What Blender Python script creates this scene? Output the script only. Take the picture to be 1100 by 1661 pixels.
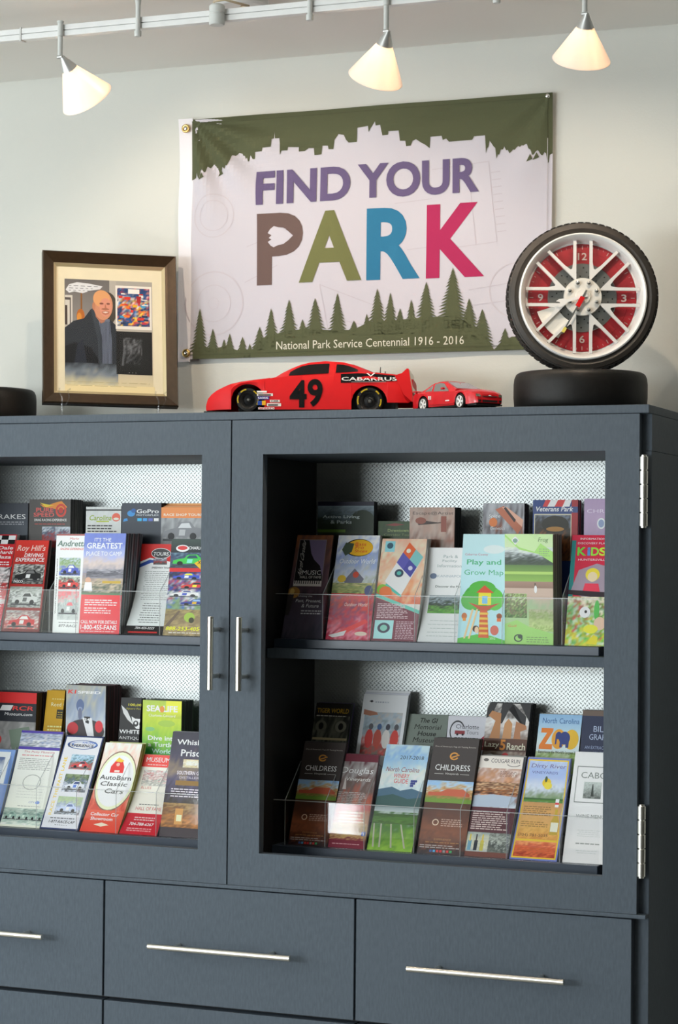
import bpy, bmesh, math, random
import numpy as np
from mathutils import Vector, Matrix
from mathutils.geometry import tessellate_polygon
random.seed(4)
for o in list(bpy.data.objects): bpy.data.objects.remove(o)
S = bpy.context.scene
COL = S.collection

# ------------------------------------------------------------------ camera
FPX, YAW, PITCH, ROLL = 3500.0, 0.389235, 0.0206201, 0.0094675
CAM = np.array([0.935842, -3.650583, 1.552199])
_f = np.array([-math.sin(YAW)*math.cos(PITCH), math.cos(YAW)*math.cos(PITCH), math.sin(PITCH)])
_r0 = np.array([math.cos(YAW), math.sin(YAW), 0.0]); _u0 = np.cross(_r0, _f)
_r = math.cos(ROLL)*_r0 + math.sin(ROLL)*_u0
_u = -math.sin(ROLL)*_r0 + math.cos(ROLL)*_u0
cd = bpy.data.cameras.new('camera'); cam = bpy.data.objects.new('camera', cd); COL.objects.link(cam)
cam.matrix_world = Matrix([[_r[i], _u[i], -_f[i], CAM[i]] for i in range(3)] + [[0, 0, 0, 1]])
cd.sensor_fit = 'HORIZONTAL'; cd.sensor_width = 36.0; cd.lens = FPX*36.0/1100.0
cd.clip_start = 0.05; cd.clip_end = 60
S.camera = cam

# ------------------------------------------------------------------ world, window light, exposure
w = bpy.data.worlds.new('world'); S.world = w; w.use_nodes = True
w.node_tree.nodes['Background'].inputs[0].default_value = (0.80, 0.90, 1.0, 1)
w.node_tree.nodes['Background'].inputs[1].default_value = 1.0
def area(name, loc, rot, sx, sy, power, col):
    l = bpy.data.lights.new(name, 'AREA'); l.shape = 'RECTANGLE'; l.size = sx; l.size_y = sy
    l.energy = power; l.color = col
    o = bpy.data.objects.new(name, l); o.location = loc; o.rotation_euler = rot; COL.objects.link(o); return o
area('side_window_daylight', (-3.54, -2.3, 1.70), (math.radians(90), 0, math.radians(-90)), 2.2, 1.4, 42, (0.90, 0.97, 1.0))
area('window_daylight', (-2.35, -4.52, 1.71), (math.radians(90), 0, 0), 2.1, 0.56, 88, (0.90, 0.97, 1.0))
area('door_daylight', (-2.83, -4.53, 0.34), (math.radians(90), 0, 0), 0.74, 0.54, 20, (0.92, 0.97, 1.0))
S.view_settings.view_transform = 'Standard'; S.view_settings.look = 'None'
S.view_settings.gamma = 1.0; S.view_settings.use_curve_mapping = False
S.view_settings.exposure = 0.12

# ------------------------------------------------------------------ camera geometry (pixel -> point on a real plane)
def ray(x, y): return _f*FPX + _r*(x-550.0) - _u*(y-830.5)
def atY(x, y, Y): d = ray(x, y); return CAM + d*(Y-CAM[1])/d[1]
def atX(x, y, X): d = ray(x, y); return CAM + d*(X-CAM[0])/d[0]
def atZ(x, y, Z): d = ray(x, y); return CAM + d*(Z-CAM[2])/d[2]
def xAt(px, Y, Z):          # X of the point at depth Y and height Z whose column is px
    lo, hi = -3.0, 1.0
    for _ in range(40):
        m = (lo+hi)/2; d = np.array([m, Y, Z])-CAM
        if 550+FPX*(d@_r)/(d@_f) < px: lo = m
        else: hi = m
    return (lo+hi)/2

# ------------------------------------------------------------------ colours and materials
def lin(h):
    if not isinstance(h, str): return tuple(h)
    c = [int(h[i:i+2], 16)/255 for i in (0, 2, 4)]
    return tuple(x/12.92 if x <= 0.04045 else ((x+0.055)/1.055)**2.4 for x in c)
MATS = {}
def mat(name, col=(0.5, 0.5, 0.5), rough=0.5, metal=0.0, spec=0.5, coat=0.0, noise=0.0, nscale=40.0, bump=0.0, bscale=200.0, stretch=(1, 1, 1), emit=None, estr=0.0, trans=0.0):
    if name in MATS: return MATS[name]
    m = bpy.data.materials.new(name); m.use_nodes = True; nt = m.node_tree
    b = nt.nodes['Principled BSDF']; c = lin(col)
    b.inputs['Base Color'].default_value = (*c, 1); b.inputs['Roughness'].default_value = rough
    b.inputs['Metallic'].default_value = metal; b.inputs['Specular IOR Level'].default_value = spec
    b.inputs['Coat Weight'].default_value = coat; b.inputs['Transmission Weight'].default_value = trans
    if emit: b.inputs['Emission Color'].default_value = (*lin(emit), 1); b.inputs['Emission Strength'].default_value = estr
    tc = nt.nodes.new('ShaderNodeTexCoord'); mp = nt.nodes.new('ShaderNodeMapping')
    mp.inputs['Scale'].default_value = stretch; nt.links.new(tc.outputs['Object'], mp.inputs[0])
    if noise > 0:
        n = nt.nodes.new('ShaderNodeTexNoise'); n.inputs['Scale'].default_value = nscale; n.inputs['Detail'].default_value = 4
        nt.links.new(mp.outputs[0], n.inputs['Vector'])
        r = nt.nodes.new('ShaderNodeMapRange'); r.inputs[3].default_value = 1-noise; r.inputs[4].default_value = 1+noise
        r.inputs[1].default_value = 0.3; r.inputs[2].default_value = 0.7
        nt.links.new(n.outputs[0], r.inputs[0])
        mx = nt.nodes.new('ShaderNodeVectorMath'); mx.operation = 'SCALE'; mx.inputs[0].default_value = c
        nt.links.new(r.outputs[0], mx.inputs['Scale']); nt.links.new(mx.outputs[0], b.inputs['Base Color'])
    if bump > 0:
        n2 = nt.nodes.new('ShaderNodeTexNoise'); n2.inputs['Scale'].default_value = bscale; n2.inputs['Detail'].default_value = 3
        nt.links.new(mp.outputs[0], n2.inputs['Vector'])
        bp = nt.nodes.new('ShaderNodeBump'); bp.inputs['Strength'].default_value = bump; bp.inputs['Distance'].default_value = 0.002
        nt.links.new(n2.outputs[0], bp.inputs['Height']); nt.links.new(bp.outputs[0], b.inputs['Normal'])
    MATS[name] = m; return m
def attr_mat(name, rough, spec=0.4, coat=0.0, bump=0.0):
    m = mat(name, (0.5, 0.5, 0.5), rough, spec=spec, coat=coat, bump=bump, bscale=900)
    a = m.node_tree.nodes.new('ShaderNodeAttribute'); a.attribute_name = 'Col'
    m.node_tree.links.new(a.outputs['Color'], m.node_tree.nodes['Principled BSDF'].inputs['Base Color']); return m
def clear_mat(name, ior=1.45, tint=(1, 1, 1), gloss_rough=0.05):
    m = bpy.data.materials.new(name); m.use_nodes = True; nt = m.node_tree; nt.nodes.clear()
    o = nt.nodes.new('ShaderNodeOutputMaterial'); t = nt.nodes.new('ShaderNodeBsdfTransparent'); t.inputs[0].default_value = (*tint, 1)
    g = nt.nodes.new('ShaderNodeBsdfGlossy'); g.inputs['Roughness'].default_value = gloss_rough
    lw = nt.nodes.new('ShaderNodeLayerWeight'); lw.inputs['Blend'].default_value = 0.5; pw = nt.nodes.new('ShaderNodeMath'); pw.operation = 'POWER'; pw.inputs[1].default_value = 5.0
    f = nt.nodes.new('ShaderNodeMapRange'); r0 = ((ior-1)/(ior+1))**2; f.inputs[3].default_value = r0; f.inputs[4].default_value = 0.6
    nt.links.new(lw.outputs['Facing'], pw.inputs[0]); nt.links.new(pw.outputs[0], f.inputs[0])
    x = nt.nodes.new('ShaderNodeMixShader'); nt.links.new(f.outputs[0], x.inputs[0]); nt.links.new(t.outputs[0], x.inputs[1]); nt.links.new(g.outputs[0], x.inputs[2])
    nt.links.new(x.outputs[0], o.inputs[0]); MATS[name] = m; return m
def tread_plate():
    m = mat('aluminium_tread_plate', (0.56, 0.59, 0.58), 0.48, 1.0); nt = m.node_tree; b = nt.nodes['Principled BSDF']
    tc = nt.nodes.new('ShaderNodeTexCoord'); sp = nt.nodes.new('ShaderNodeSeparateXYZ'); nt.links.new(tc.outputs['Object'], sp.inputs[0])
    def M(op, a, c=None):
        n = nt.nodes.new('ShaderNodeMath'); n.operation = op
        for i, v in enumerate((a, c)):
            if v is None: continue
            if isinstance(v, (int, float)): n.inputs[i].default_value = v
            else: nt.links.new(v, n.inputs[i])
        return n.outputs[0]
    k = 1/0.0085
    a = M('MULTIPLY', M('ADD', sp.outputs[0], sp.outputs[2]), k); c = M('MULTIPLY', M('SUBTRACT', sp.outputs[0], sp.outputs[2]), k)
    par = M('MODULO', M('ADD', M('FLOOR', M('ADD', a, 2000)), M('FLOOR', M('ADD', c, 2000))), 2.0)
    fa = M('SUBTRACT', M('FRACT', M('ADD', a, 2000)), 0.5); fc = M('SUBTRACT', M('FRACT', M('ADD', c, 2000)), 0.5)
    def el(p, q): return M('SUBTRACT', 1.0, M('MINIMUM', 1.0, M('ADD', M('POWER', M('DIVIDE', p, 0.47), 2.0), M('POWER', M('DIVIDE', q, 0.2), 2.0))))
    h = M('ADD', M('MULTIPLY', el(fa, fc), par), M('MULTIPLY', el(fc, fa), M('SUBTRACT', 1.0, par)))
    bp = nt.nodes.new('ShaderNodeBump'); bp.inputs['Strength'].default_value = 0.55; bp.inputs['Distance'].default_value = 0.0012
    nt.links.new(h, bp.inputs['Height']); nt.links.new(bp.outputs[0], b.inputs['Normal']); return m

M_WALL = mat('eggshell_wall_paint', (0.625, 0.625, 0.575), 0.75, bump=0.12, bscale=260, noise=0.02, nscale=3)
M_CEIL = mat('ceiling_paint', (0.88, 0.86, 0.81), 0.8, bump=0.1, bscale=200)
M_FLOOR = mat('grey_floor', (0.36, 0.34, 0.31), 0.6, noise=0.1, nscale=6)
M_CAB = mat('slate_linen_laminate', (0.085, 0.106, 0.130), 0.55, spec=0.18, noise=0.10, nscale=260, stretch=(1, 1, 0.25), bump=0.12, bscale=700)
M_CABIN = mat('shaded_inner_laminate', (0.012, 0.012, 0.013), 0.5, noise=0.1)  # cabinet laminate again, with the inner shade put into a near-black colour
M_RACK = mat('navy_rack_base', (0.035, 0.05, 0.075), 0.35, noise=0.06)
M_STEEL = mat('brushed_nickel', (0.78, 0.75, 0.68), 0.28, 1.0, bump=0.05, bscale=900, stretch=(1, 1, 0.05))
M_HINGE = mat('satin_hinge_steel', (0.80, 0.79, 0.74), 0.3, 1.0)
M_DARKGAP = mat('hinge_shadow_ring', (0.05, 0.05, 0.05), 0.6, 0.6)
M_TREAD = tread_plate()
M_PRINT = attr_mat('glossy_print', 0.42, 0.28)
M_MATTE = attr_mat('matte_print', 0.7, 0.25)
M_CLOTHP = attr_mat('printed_polyester_cloth', 0.85, 0.15, bump=0.08)
M_PAPER = attr_mat('paper_edges', 0.6, 0.3)
M_ACRYL = clear_mat('clear_acrylic', 1.42)
M_LENS = clear_mat('clock_lens', 1.35)
M_PGLASS = clear_mat('picture_glass', 1.22)
M_RUBBER = mat('black_rubber', (0.008, 0.0075, 0.007), 0.5, spec=0.25, noise=0.15, nscale=90, bump=0.1)
M_RUBBER2 = mat('tyre_sidewall_rubber', (0.035, 0.03, 0.025), 0.5, spec=0.4, noise=0.1)
M_RIM = mat('silver_painted_rim', (0.84, 0.83, 0.80), 0.3, 0.0, coat=0.3)
M_CHROME = mat('chrome', (0.9, 0.9, 0.88), 0.08, 1.0)
M_WHITE = mat('white_enamel', (0.78, 0.78, 0.76), 0.35, noise=0.03)
M_TRACKG = mat('track_grey_plastic', (0.62, 0.63, 0.60), 0.4, noise=0.04)
M_SATIN = mat('satin_lamp_metal', (0.62, 0.62, 0.60), 0.35, 0.7)
M_RED = mat('red_car_paint', (0.62, 0.006, 0.008), 0.5, spec=0.25, noise=0.03)
M_RED2 = mat('red_metallic_paint', (0.56, 0.008, 0.014), 0.3, spec=0.35, coat=0.25, noise=0.03)
M_BLACKG = mat('black_window_tint', (0.006, 0.006, 0.007), 0.3, spec=0.15)
M_BLACK = mat('matte_black_plastic', (0.012, 0.012, 0.012), 0.5, noise=0.1)
M_FRAME = mat('bronze_picture_frame', (0.060, 0.036, 0.018), 0.30, 0.55, coat=0.3, noise=0.12, nscale=60, stretch=(1, 1, 4))
M_GOLD = mat('champagne_fillet', (0.60, 0.50, 0.30), 0.35, 0.6)
M_BRASS = mat('brass_grommet', (0.70, 0.48, 0.18), 0.3, 1.0)
M_CREAM = mat('cream_mat_board', (0.80, 0.72, 0.52), 0.85, noise=0.02)
M_DIAL = mat('red_clock_dial', (0.36, 0.014, 0.022), 0.4, noise=0.25, nscale=30)
M_DISC = mat('grey_brake_disc', (0.25, 0.26, 0.25), 0.35, 0.8, noise=0.05)
M_NUM = mat('pale_numeral_paint', (0.72, 0.66, 0.62), 0.5)
M_HUB = mat('painted_hub', (0.84, 0.81, 0.74), 0.3, 0.0, coat=0.3)
M_YEL = mat('yellow_plastic', (0.75, 0.62, 0.12), 0.4)
M_TAN = mat('clear_cord', (0.62, 0.50, 0.34), 0.4)
M_BULB = mat('glowing_bulb', (1, 0.9, 0.75), 0.4, emit=(1, 0.80, 0.55), estr=40)
def shade_mat():
    m = bpy.data.materials.new('frosted_glass_shade'); m.use_nodes = True; nt = m.node_tree; nt.nodes.clear()
    o = nt.nodes.new('ShaderNodeOutputMaterial'); t = nt.nodes.new('ShaderNodeBsdfTranslucent'); t.inputs[0].default_value = (0.95, 0.84, 0.75, 1)
    d = nt.nodes.new('ShaderNodeBsdfPrincipled'); d.inputs['Base Color'].default_value = (0.85, 0.79, 0.74, 1); d.inputs['Roughness'].default_value = 0.4
    x = nt.nodes.new('ShaderNodeMixShader'); x.inputs[0].default_value = 0.78
    nt.links.new(t.outputs[0], x.inputs[1]); nt.links.new(d.outputs[0], x.inputs[2]); nt.links.new(x.outputs[0], o.inputs[0]); return m
M_SHADE = shade_mat()

# ------------------------------------------------------------------ object helpers
def tag(o, label=None, cat=None, group=None, kind=None):
    if label: o['label'] = label
    if cat: o['category'] = cat
    if group: o['group'] = group
    if kind: o['kind'] = kind
    return o
def thing(name, label, cat, loc=(0, 0, 0), group=None, matrix=None):
    o = bpy.data.objects.new(name, None); COL.objects.link(o); o.empty_display_size = 0.02
    if matrix is not None: o.matrix_world = matrix
    else: o.location = loc
    return tag(o, label, cat, group)
def link_mesh(name, me, m, parent=None, local=False, smooth=None):
    o = bpy.data.objects.new(name, me); COL.objects.link(o)
    if m: me.materials.append(m)
    if parent is not None:
        o.parent = parent
        if not local:                       # vertices were given in world space
            root = parent
            off = Vector((0, 0, 0))
            while root is not None: off += root.location; root = root.parent
            me.transform(Matrix.Translation(-off))
    if smooth is not None:
        me.polygons.foreach_set('use_smooth', [True]*len(me.polygons))
        me.set_sharp_from_angle(angle=math.radians(smooth))
    return o
class MB:
    def __init__(s): s.v = []; s.f = []
    def add(s, vs, fs):
        k = len(s.v); s.v += [tuple(map(float, p)) for p in vs]; s.f += [tuple(i+k for i in f) for f in fs]; return s
    def box(s, a, b, bev=0.0):
        x0, y0, z0 = [min(p, q) for p, q in zip(a, b)]; x1, y1, z1 = [max(p, q) for p, q in zip(a, b)]
        if bev <= 0:
            return s.add([(x0, y0, z0), (x1, y0, z0), (x1, y1, z0), (x0, y1, z0), (x0, y0, z1), (x1, y0, z1), (x1, y1, z1), (x0, y1, z1)],
                         [(3, 2, 1, 0), (4, 5, 6, 7), (0, 1, 5, 4), (1, 2, 6, 5), (2, 3, 7, 6), (3, 0, 4, 7)])
        bm = bmesh.new(); vs = [bm.verts.new(p) for p in [(x0, y0, z0), (x1, y0, z0), (x1, y1, z0), (x0, y1, z0), (x0, y0, z1), (x1, y0, z1), (x1, y1, z1), (x0, y1, z1)]]
        for f in [(3, 2, 1, 0), (4, 5, 6, 7), (0, 1, 5, 4), (1, 2, 6, 5), (2, 3, 7, 6), (3, 0, 4, 7)]: bm.faces.new([vs[i] for i in f])
        bmesh.ops.bevel(bm, geom=list(bm.edges), offset=bev, segments=2, affect='EDGES', profile=0.5)
        bm.verts.index_update(); s.add([v.co[:] for v in bm.verts], [tuple(v.index for v in f.verts) for f in bm.faces]); bm.free(); return s
    def lathe(s, prof, n=32, T=Matrix.Identity(4), close=False):
        vs = []; fs = []; k = len(prof)
        for i in range(n):
            a = 2*math.pi*i/n
            for r, z in prof: vs.append((T @ Vector((r*math.cos(a), r*math.sin(a), z)))[:])
        for i in range(n):
            j = (i+1) % n
            for q in range(k if close else k-1):
                q2 = (q+1) % k
                fs.append((i*k+q, j*k+q, j*k+q2, i*k+q2))
        return s.add(vs, fs)
    def cyl(s, a, b, r, n=16, r2=None):
        a = Vector(a); b = Vector(b); d = b-a; L = d.length; r2 = r if r2 is None else r2
        T = Matrix.Translation(a) @ d.to_track_quat('Z', 'Y').to_matrix().to_4x4()
        e = min(r, L)*0.08
        return s.lathe([(1e-5, 0), (r-e, 0), (r, e), (r2, L-e), (max(r2-e, 1e-5), L), (1e-5, L)], n, T)
    def tube(s, pts, r, n=8):
        pts = [Vector(p) for p in pts]; vs = []; fs = []; up = None
        for i, p in enumerate(pts):
            d = (pts[min(i+1, len(pts)-1)]-pts[max(i-1, 0)]).normalized()
            if up is None: up = d.orthogonal().normalized()
            up = (up - d*up.dot(d)).normalized(); q = d.cross(up)
            for j in range(n):
                a = 2*math.pi*j/n; vs.append((p+up*r*math.cos(a)+q*r*math.sin(a))[:])
        for i in range(len(pts)-1):
            for j in range(n):
                k = (j+1) % n; fs.append((i*n+j, i*n+k, (i+1)*n+k, (i+1)*n+j))
        fs.append(tuple(range(n))[::-1]); fs.append(tuple((len(pts)-1)*n+j for j in range(n))); return s.add(vs, fs)
    def prism(s, pts, fa, fb):
        """polygon pts (2D); fa / fb map a 2D point to the two faces"""
        n = len(pts); tri = tessellate_polygon([[Vector((p[0], p[1], 0)) for p in pts]])
        vs = [fa(p) for p in pts]+[fb(p) for p in pts]
        fs = [tuple(t) for t in tri]+[tuple(i+n for i in t[::-1]) for t in tri]
        fs += [(i, (i+1) % n, (i+1) % n+n, i+n) for i in range(n)]
        return s.add(vs, fs)
    def build(s, name, m, parent=None, local=False, smooth=None):
        me = bpy.data.meshes.new(name); me.from_pydata(s.v, [], s.f); me.validate()
        bm = bmesh.new(); bm.from_mesh(me); bmesh.ops.recalc_face_normals(bm, faces=bm.faces); bm.to_mesh(me); bm.free()
        return link_mesh(name, me, m, parent, local, smooth)

# ------------------------------------------------------------------ flat print: coloured polygons and lettering laid on a surface
TXT = {}
def text_tris(s, bold=0.0):
    key = (s, bold)
    if key in TXT: return TXT[key]
    c = bpy.data.curves.new('lettering', 'FONT'); c.body = s; c.size = 1; c.resolution_u = 5 if len(s) < 6 else 2; c.dimensions = '2D'; c.fill_mode = 'BOTH'; c.offset = bold
    o = bpy.data.objects.new('lettering', c); COL.objects.link(o)
    me = bpy.data.meshes.new_from_object(o); me.calc_loop_triangles()
    V = np.zeros(len(me.vertices)*3); me.vertices.foreach_get('co', V); V = V.reshape(-1, 3)[:, :2]
    T = np.zeros(len(me.loop_triangles)*3, dtype=np.int32); me.loop_triangles.foreach_get('vertices', T); T = T.reshape(-1, 3)
    bpy.data.objects.remove(o); bpy.data.curves.remove(c); bpy.data.meshes.remove(me)
    lo = V.min(0); hi = V.max(0); V = (V-lo)/np.maximum(hi-lo, 1e-6)
    TXT[key] = V[T]; return TXT[key]
class Print:
    """items: list of (layer, polygon [(u,v)...], colours [per corner])"""
    def __init__(s): s.it = []; s._l = 0; s.lock = False
    @property
    def layer(s): return s._l
    @layer.setter
    def layer(s, v):
        if not s.lock: s._l = v
    def levels(s):      # lowest free level above whatever an item covers
        box = {}
        for L, P, K in s.it:
            us = [p[0] for p in P]; vs = [p[1] for p in P]; b = box.get(L)
            n = (min(us), min(vs), max(us), max(vs))
            box[L] = n if b is None else (min(b[0], n[0]), min(b[1], n[1]), max(b[2], n[2]), max(b[3], n[3]))
        lev = {}; done = []
        for L in sorted(box):
            b = box[L]; k = 0
            for q, l in done:
                if q[0] < b[2] and q[2] > b[0] and q[1] < b[3] and q[3] > b[1]: k = max(k, l)
            lev[L] = k+1; done.append((b, k+1))
        return lev
    def poly(s, pts, c, tess=True):
        c = lin(c); s.layer += 1
        if tess and len(pts) > 3:
            for t in tessellate_polygon([[Vector((p[0], p[1], 0)) for p in pts]]): s.it.append((s.layer, [pts[i] for i in t], [c]*3))
        else: s.it.append((s.layer, list(pts), [c]*len(pts)))
        return s
    def rect(s, u0, v0, u1, v1, c, c2=None):
        a = lin(c); b = lin(c2) if c2 else a; s.layer += 1
        s.it.append((s.layer, [(u0, v0), (u1, v0), (u1, v1), (u0, v1)], [a, a, b, b])); return s
    def ell(s, u, v, ru, rv, c, n=20): return s.poly([(u+ru*math.cos(2*math.pi*i/n), v+rv*math.sin(2*math.pi*i/n)) for i in range(n)], c, False)
    def ring(s, u, v, ru, rv, th, c, n=28, a0=0.0, a1=2*math.pi):
        c = lin(c); s.layer += 1
        for i in range(n):
            a, b = a0+(a1-a0)*i/n, a0+(a1-a0)*(i+1)/n; k = 1-th
            s.it.append((s.layer, [(u+ru*math.cos(a), v+rv*math.sin(a)), (u+ru*math.cos(b), v+rv*math.sin(b)), (u+k*ru*math.cos(b), v+k*rv*math.sin(b)), (u+k*ru*math.cos(a), v+k*rv*math.sin(a))], [c]*4))
        return s
    def text(s, t, u, v, wd, h, c, o=''):
        T = text_tris(t, 0.0 if not ('B' in o or 'b' in o) else (0.0 if len(t) > 1 and 'M' in t else (0.032 if 'B' in o else 0.016))); c = lin(c); s.layer += 1
        sh = 0.0
        if 'i' in o: sh = 0.22*h/max(wd, 1e-6)*s.asp
        for tr in T:
            P = []
            for x, y in tr:
                x = (x-0.5)+(y-0.5)*sh
                y = y-0.5
                if 'v' in o: P.append((u-y*h, v+x*wd))
                elif 'd' in o: P.append((u+x*wd, v+y*h+x*wd*0.35/s.asp*1.0))
                else: P.append((u+x*wd, v+y*h))
            s.it.append((s.layer, P, [c]*3))
        return s
    asp = 2.3
    def photo(s, u0, v0, u1, v1, pal, seed=1, amp=0.5, nx=18, ny=20):
        rg = np.random.RandomState(seed); P = np.array([lin(c) for c in pal]); n = len(P)-1
        a = rg.rand(ny+1, nx+1); b = rg.rand(ny//3+2, nx//3+2); s.layer += 1
        G = np.zeros((ny+1, nx+1, 3))
        for j in range(ny+1):
            for i in range(nx+1):
                lo = b[j//3, i//3]
                t = j/ny*n + amp*n*0.5*((a[j, i]-0.5)*1.2+(lo-0.5)*1.1); t = min(max(t, 0), n-1e-6); k = int(t)
                G[j, i] = (P[k]*(1-(t-k))+P[k+1]*(t-k))*(1-0.3*min(amp, 1)+0.6*min(amp, 1)*a[j, i])
        for j in range(ny):
            for i in range(nx):
                uu = [u0+(u1-u0)*(i+d)/nx for d in (0, 1)]; vv = [v0+(v1-v0)*(j+d)/ny for d in (0, 1)]
                s.it.append((s.layer, [(uu[0], vv[0]), (uu[1], vv[0]), (uu[1], vv[1]), (uu[0], vv[1])], [G[j, i], G[j, i+1], G[j+1, i+1], G[j+1, i]]))
        return s
    def car(s, u, v, wd, h, c, c2='20242a', c3='d8dce0'):
        # a small printed racing car: body, cabin, two wheels, a number patch
        P = lambda *q: [(u+a*wd, v+b*h) for a, b in q]
        s.poly(P((0, .12), (.02, .42), (.18, .55), (.34, .62), (.46, .95), (.72, .98), (.84, .66), (1, .60), (1, .15)), c)
        s.poly(P((.40, .62), (.49, .88), (.69, .90), (.76, .62)), c2); s.ell(u+.22*wd, v+.16*h, .09*wd, .20*h, '15161a', 12); s.ell(u+.80*wd, v+.16*h, .09*wd, .20*h, '15161a', 12)
        s.poly(P((.42, .20), (.58, .20), (.60, .54), (.44, .54)), c3); s.rect(u, v-.10*h, u+wd, v+.02*h, '3a3c40'); return s
    def lines(s, u0, v0, u1, v1, n, c, seed=3, fill=0.45, center=False):
        rg = random.Random(seed); c = lin(c); s.layer += 1; st = (v1-v0)/n
        for k in range(n):
            y = v0+st*k; u = u0; e = u0+(u1-u0)*(1-rg.random()*0.25)
            if center: d = (u1-e)/2; u += d; e = u1-d
            while u < e:
                wd = min(rg.uniform(0.04, 0.13)*(u1-u0)/0.8, e-u)
                s.it.append((s.layer, [(u, y), (u+wd, y), (u+wd, y+st*fill), (u, y+st*fill)], [c]*4)); u += wd+0.018
        return s
    def run(s, ops):
        for o in ops:
            k, a = o[0], o[1:]
            {'r': s.rect, 'p': s.photo, 't': s.text, 'l': s.lines, 'e': s.ell, 'g': s.poly, 'o': s.ring, 'c': s.car}[k](*a)
        return s
    def build(s, name, m, fmap, parent, ucuts=(), vcuts=(), local=False, gap=0.00012, clip=True):
        V = []; F = []; C = []
        def cut(polys, ax, vals):
            for t in vals:
                out = []
                for P, K in polys:
                    lo = min(p[ax] for p in P); hi = max(p[ax] for p in P)
                    if lo >= t-1e-7 or hi <= t+1e-7: out.append((P, K)); continue
                    A = ([], []); B = ([], []); n = len(P)
                    for i in range(n):
                        p, q = P[i], P[(i+1) % n]; kp, kq = K[i], K[(i+1) % n]
                        if p[ax] <= t: A[0].append(p); A[1].append(kp)
                        if p[ax] >= t: B[0].append(p); B[1].append(kp)
                        if (p[ax]-t)*(q[ax]-t) < 0:
                            r = (t-p[ax])/(q[ax]-p[ax]); x = (p[0]+(q[0]-p[0])*r, p[1]+(q[1]-p[1])*r)
                            kk = tuple(kp[d]+(kq[d]-kp[d])*r for d in range(3))
                            A[0].append(x); A[1].append(kk); B[0].append(x); B[1].append(kk)
                    for Z in (A, B):
                        if len(Z[0]) >= 3: out.append(Z)
                polys = out
            return polys
        lev = s.levels()
        for L, P, K in s.it:
            L = lev[L]; polys = [(list(P), list(K))]
            if clip:
                us = [p[0] for p in P]; vs = [p[1] for p in P]
                if min(us) < -1e-6 or max(us) > 1+1e-6: polys = [q for q in cut(polys, 0, (0, 1)) if -1e-5 <= sum(p[0] for p in q[0])/len(q[0]) <= 1+1e-5]
                if min(vs) < -1e-6 or max(vs) > 1+1e-6: polys = [q for q in cut(polys, 1, (0, 1)) if -1e-5 <= sum(p[1] for p in q[0])/len(q[0]) <= 1+1e-5]
            lo = min(p[1] for p in P); hi = max(p[1] for p in P); polys = cut(polys, 1, [t for t in vcuts if lo < t < hi])
            lo = min(p[0] for p in P); hi = max(p[0] for p in P); polys = cut(polys, 0, [t for t in ucuts if lo < t < hi])
            for Q, KK in polys:
                k = len(V); V += [tuple(map(float, fmap(p[0], p[1], L*gap))) for p in Q]; C += [(*c, 1.0) for c in KK]; F.append(tuple(range(k, k+len(Q))))
        me = bpy.data.meshes.new(name); me.from_pydata(V, [], F)
        a = me.color_attributes.new('Col', 'FLOAT_COLOR', 'POINT'); a.data.foreach_set('color', np.array(C, dtype=np.float32).ravel())
        return link_mesh(name, me, m, parent, local)

# ================================================================== the room
WALL_Y, CEIL_Z = 0.44, 2.589
def st(name, mb, m, **k): o = mb.build(name, m, **k); o['kind'] = 'structure'; return o
XL, XR, YF = -3.65, 1.5, -4.6
st('floor', MB().box((XL, YF, -0.05), (XR, WALL_Y, 0)), M_FLOOR)
st('ceiling', MB().box((XL, YF, CEIL_Z), (XR, WALL_Y, CEIL_Z+0.05)), M_CEIL)
st('wall_back', MB().box((XL, WALL_Y, 0), (XR, WALL_Y+0.1, CEIL_Z)), M_WALL)
sy0, sy1, sz0, sz1 = -3.45, -1.15, 0.95, 2.45
st('wall_left', MB().box((XL-0.1, YF, 0), (XL, sy0, CEIL_Z)).box((XL-0.1, sy1, 0), (XL, WALL_Y, CEIL_Z)).box((XL-0.1, sy0, 0), (XL, sy1, sz0)).box((XL-0.1, sy0, sz1), (XL, sy1, CEIL_Z)), M_WALL)
sw = MB().box((XL-0.08, sy0, sz0), (XL+0.03, sy1, sz0+0.05)).box((XL-0.08, sy0, sz1-0.05), (XL+0.03, sy1, sz1))
for y in (sy0, (sy0+sy1)/2, sy1-0.05): sw.box((XL-0.08, y, sz0), (XL+0.03, y+0.05, sz1))
st('window_2', sw, M_WHITE)
M_WALLR = mat('bounce_dimming_wall', (0.045, 0.04, 0.03), 0.85)  # unseen wall, set close and dark to keep bounce light off the cabinet side
st('unseen_wall_right', MB().box((XR, YF, 0), (XR+0.1, WALL_Y, CEIL_Z)), M_WALLR)
wx0, wx1, wz0, wz1 = -3.45, -1.25, 1.40, 2.02
dx0, dx1, dz1 = -3.24, -2.42, 0.65          # glazed lower light of the entrance door
fw = MB()
for x0, x1, z0, z1 in ((XL, wx0, 0, CEIL_Z), (wx1, XR, 0, CEIL_Z), (wx0, wx1, wz1, CEIL_Z), (wx0, wx1, dz1, wz0), (wx0, dx0, 0, dz1), (dx1, wx1, 0, dz1)):
    fw.box((x0, YF-0.1, z0), (x1, YF, z1))
st('wall_front', fw, mat('front_wall_paint', (0.30, 0.29, 0.27), 0.8))
wf = MB()
for x in (wx0, wx0+1.08, wx1-0.05): wf.box((x, YF-0.08, wz0), (x+0.05, YF+0.02, wz1))
wf.box((wx0, YF-0.08, wz0), (wx1, YF+0.02, wz0+0.05)).box((wx0, YF-0.08, wz1-0.05), (wx1, YF+0.02, wz1))
st('window_1', wf, M_WHITE)
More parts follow.
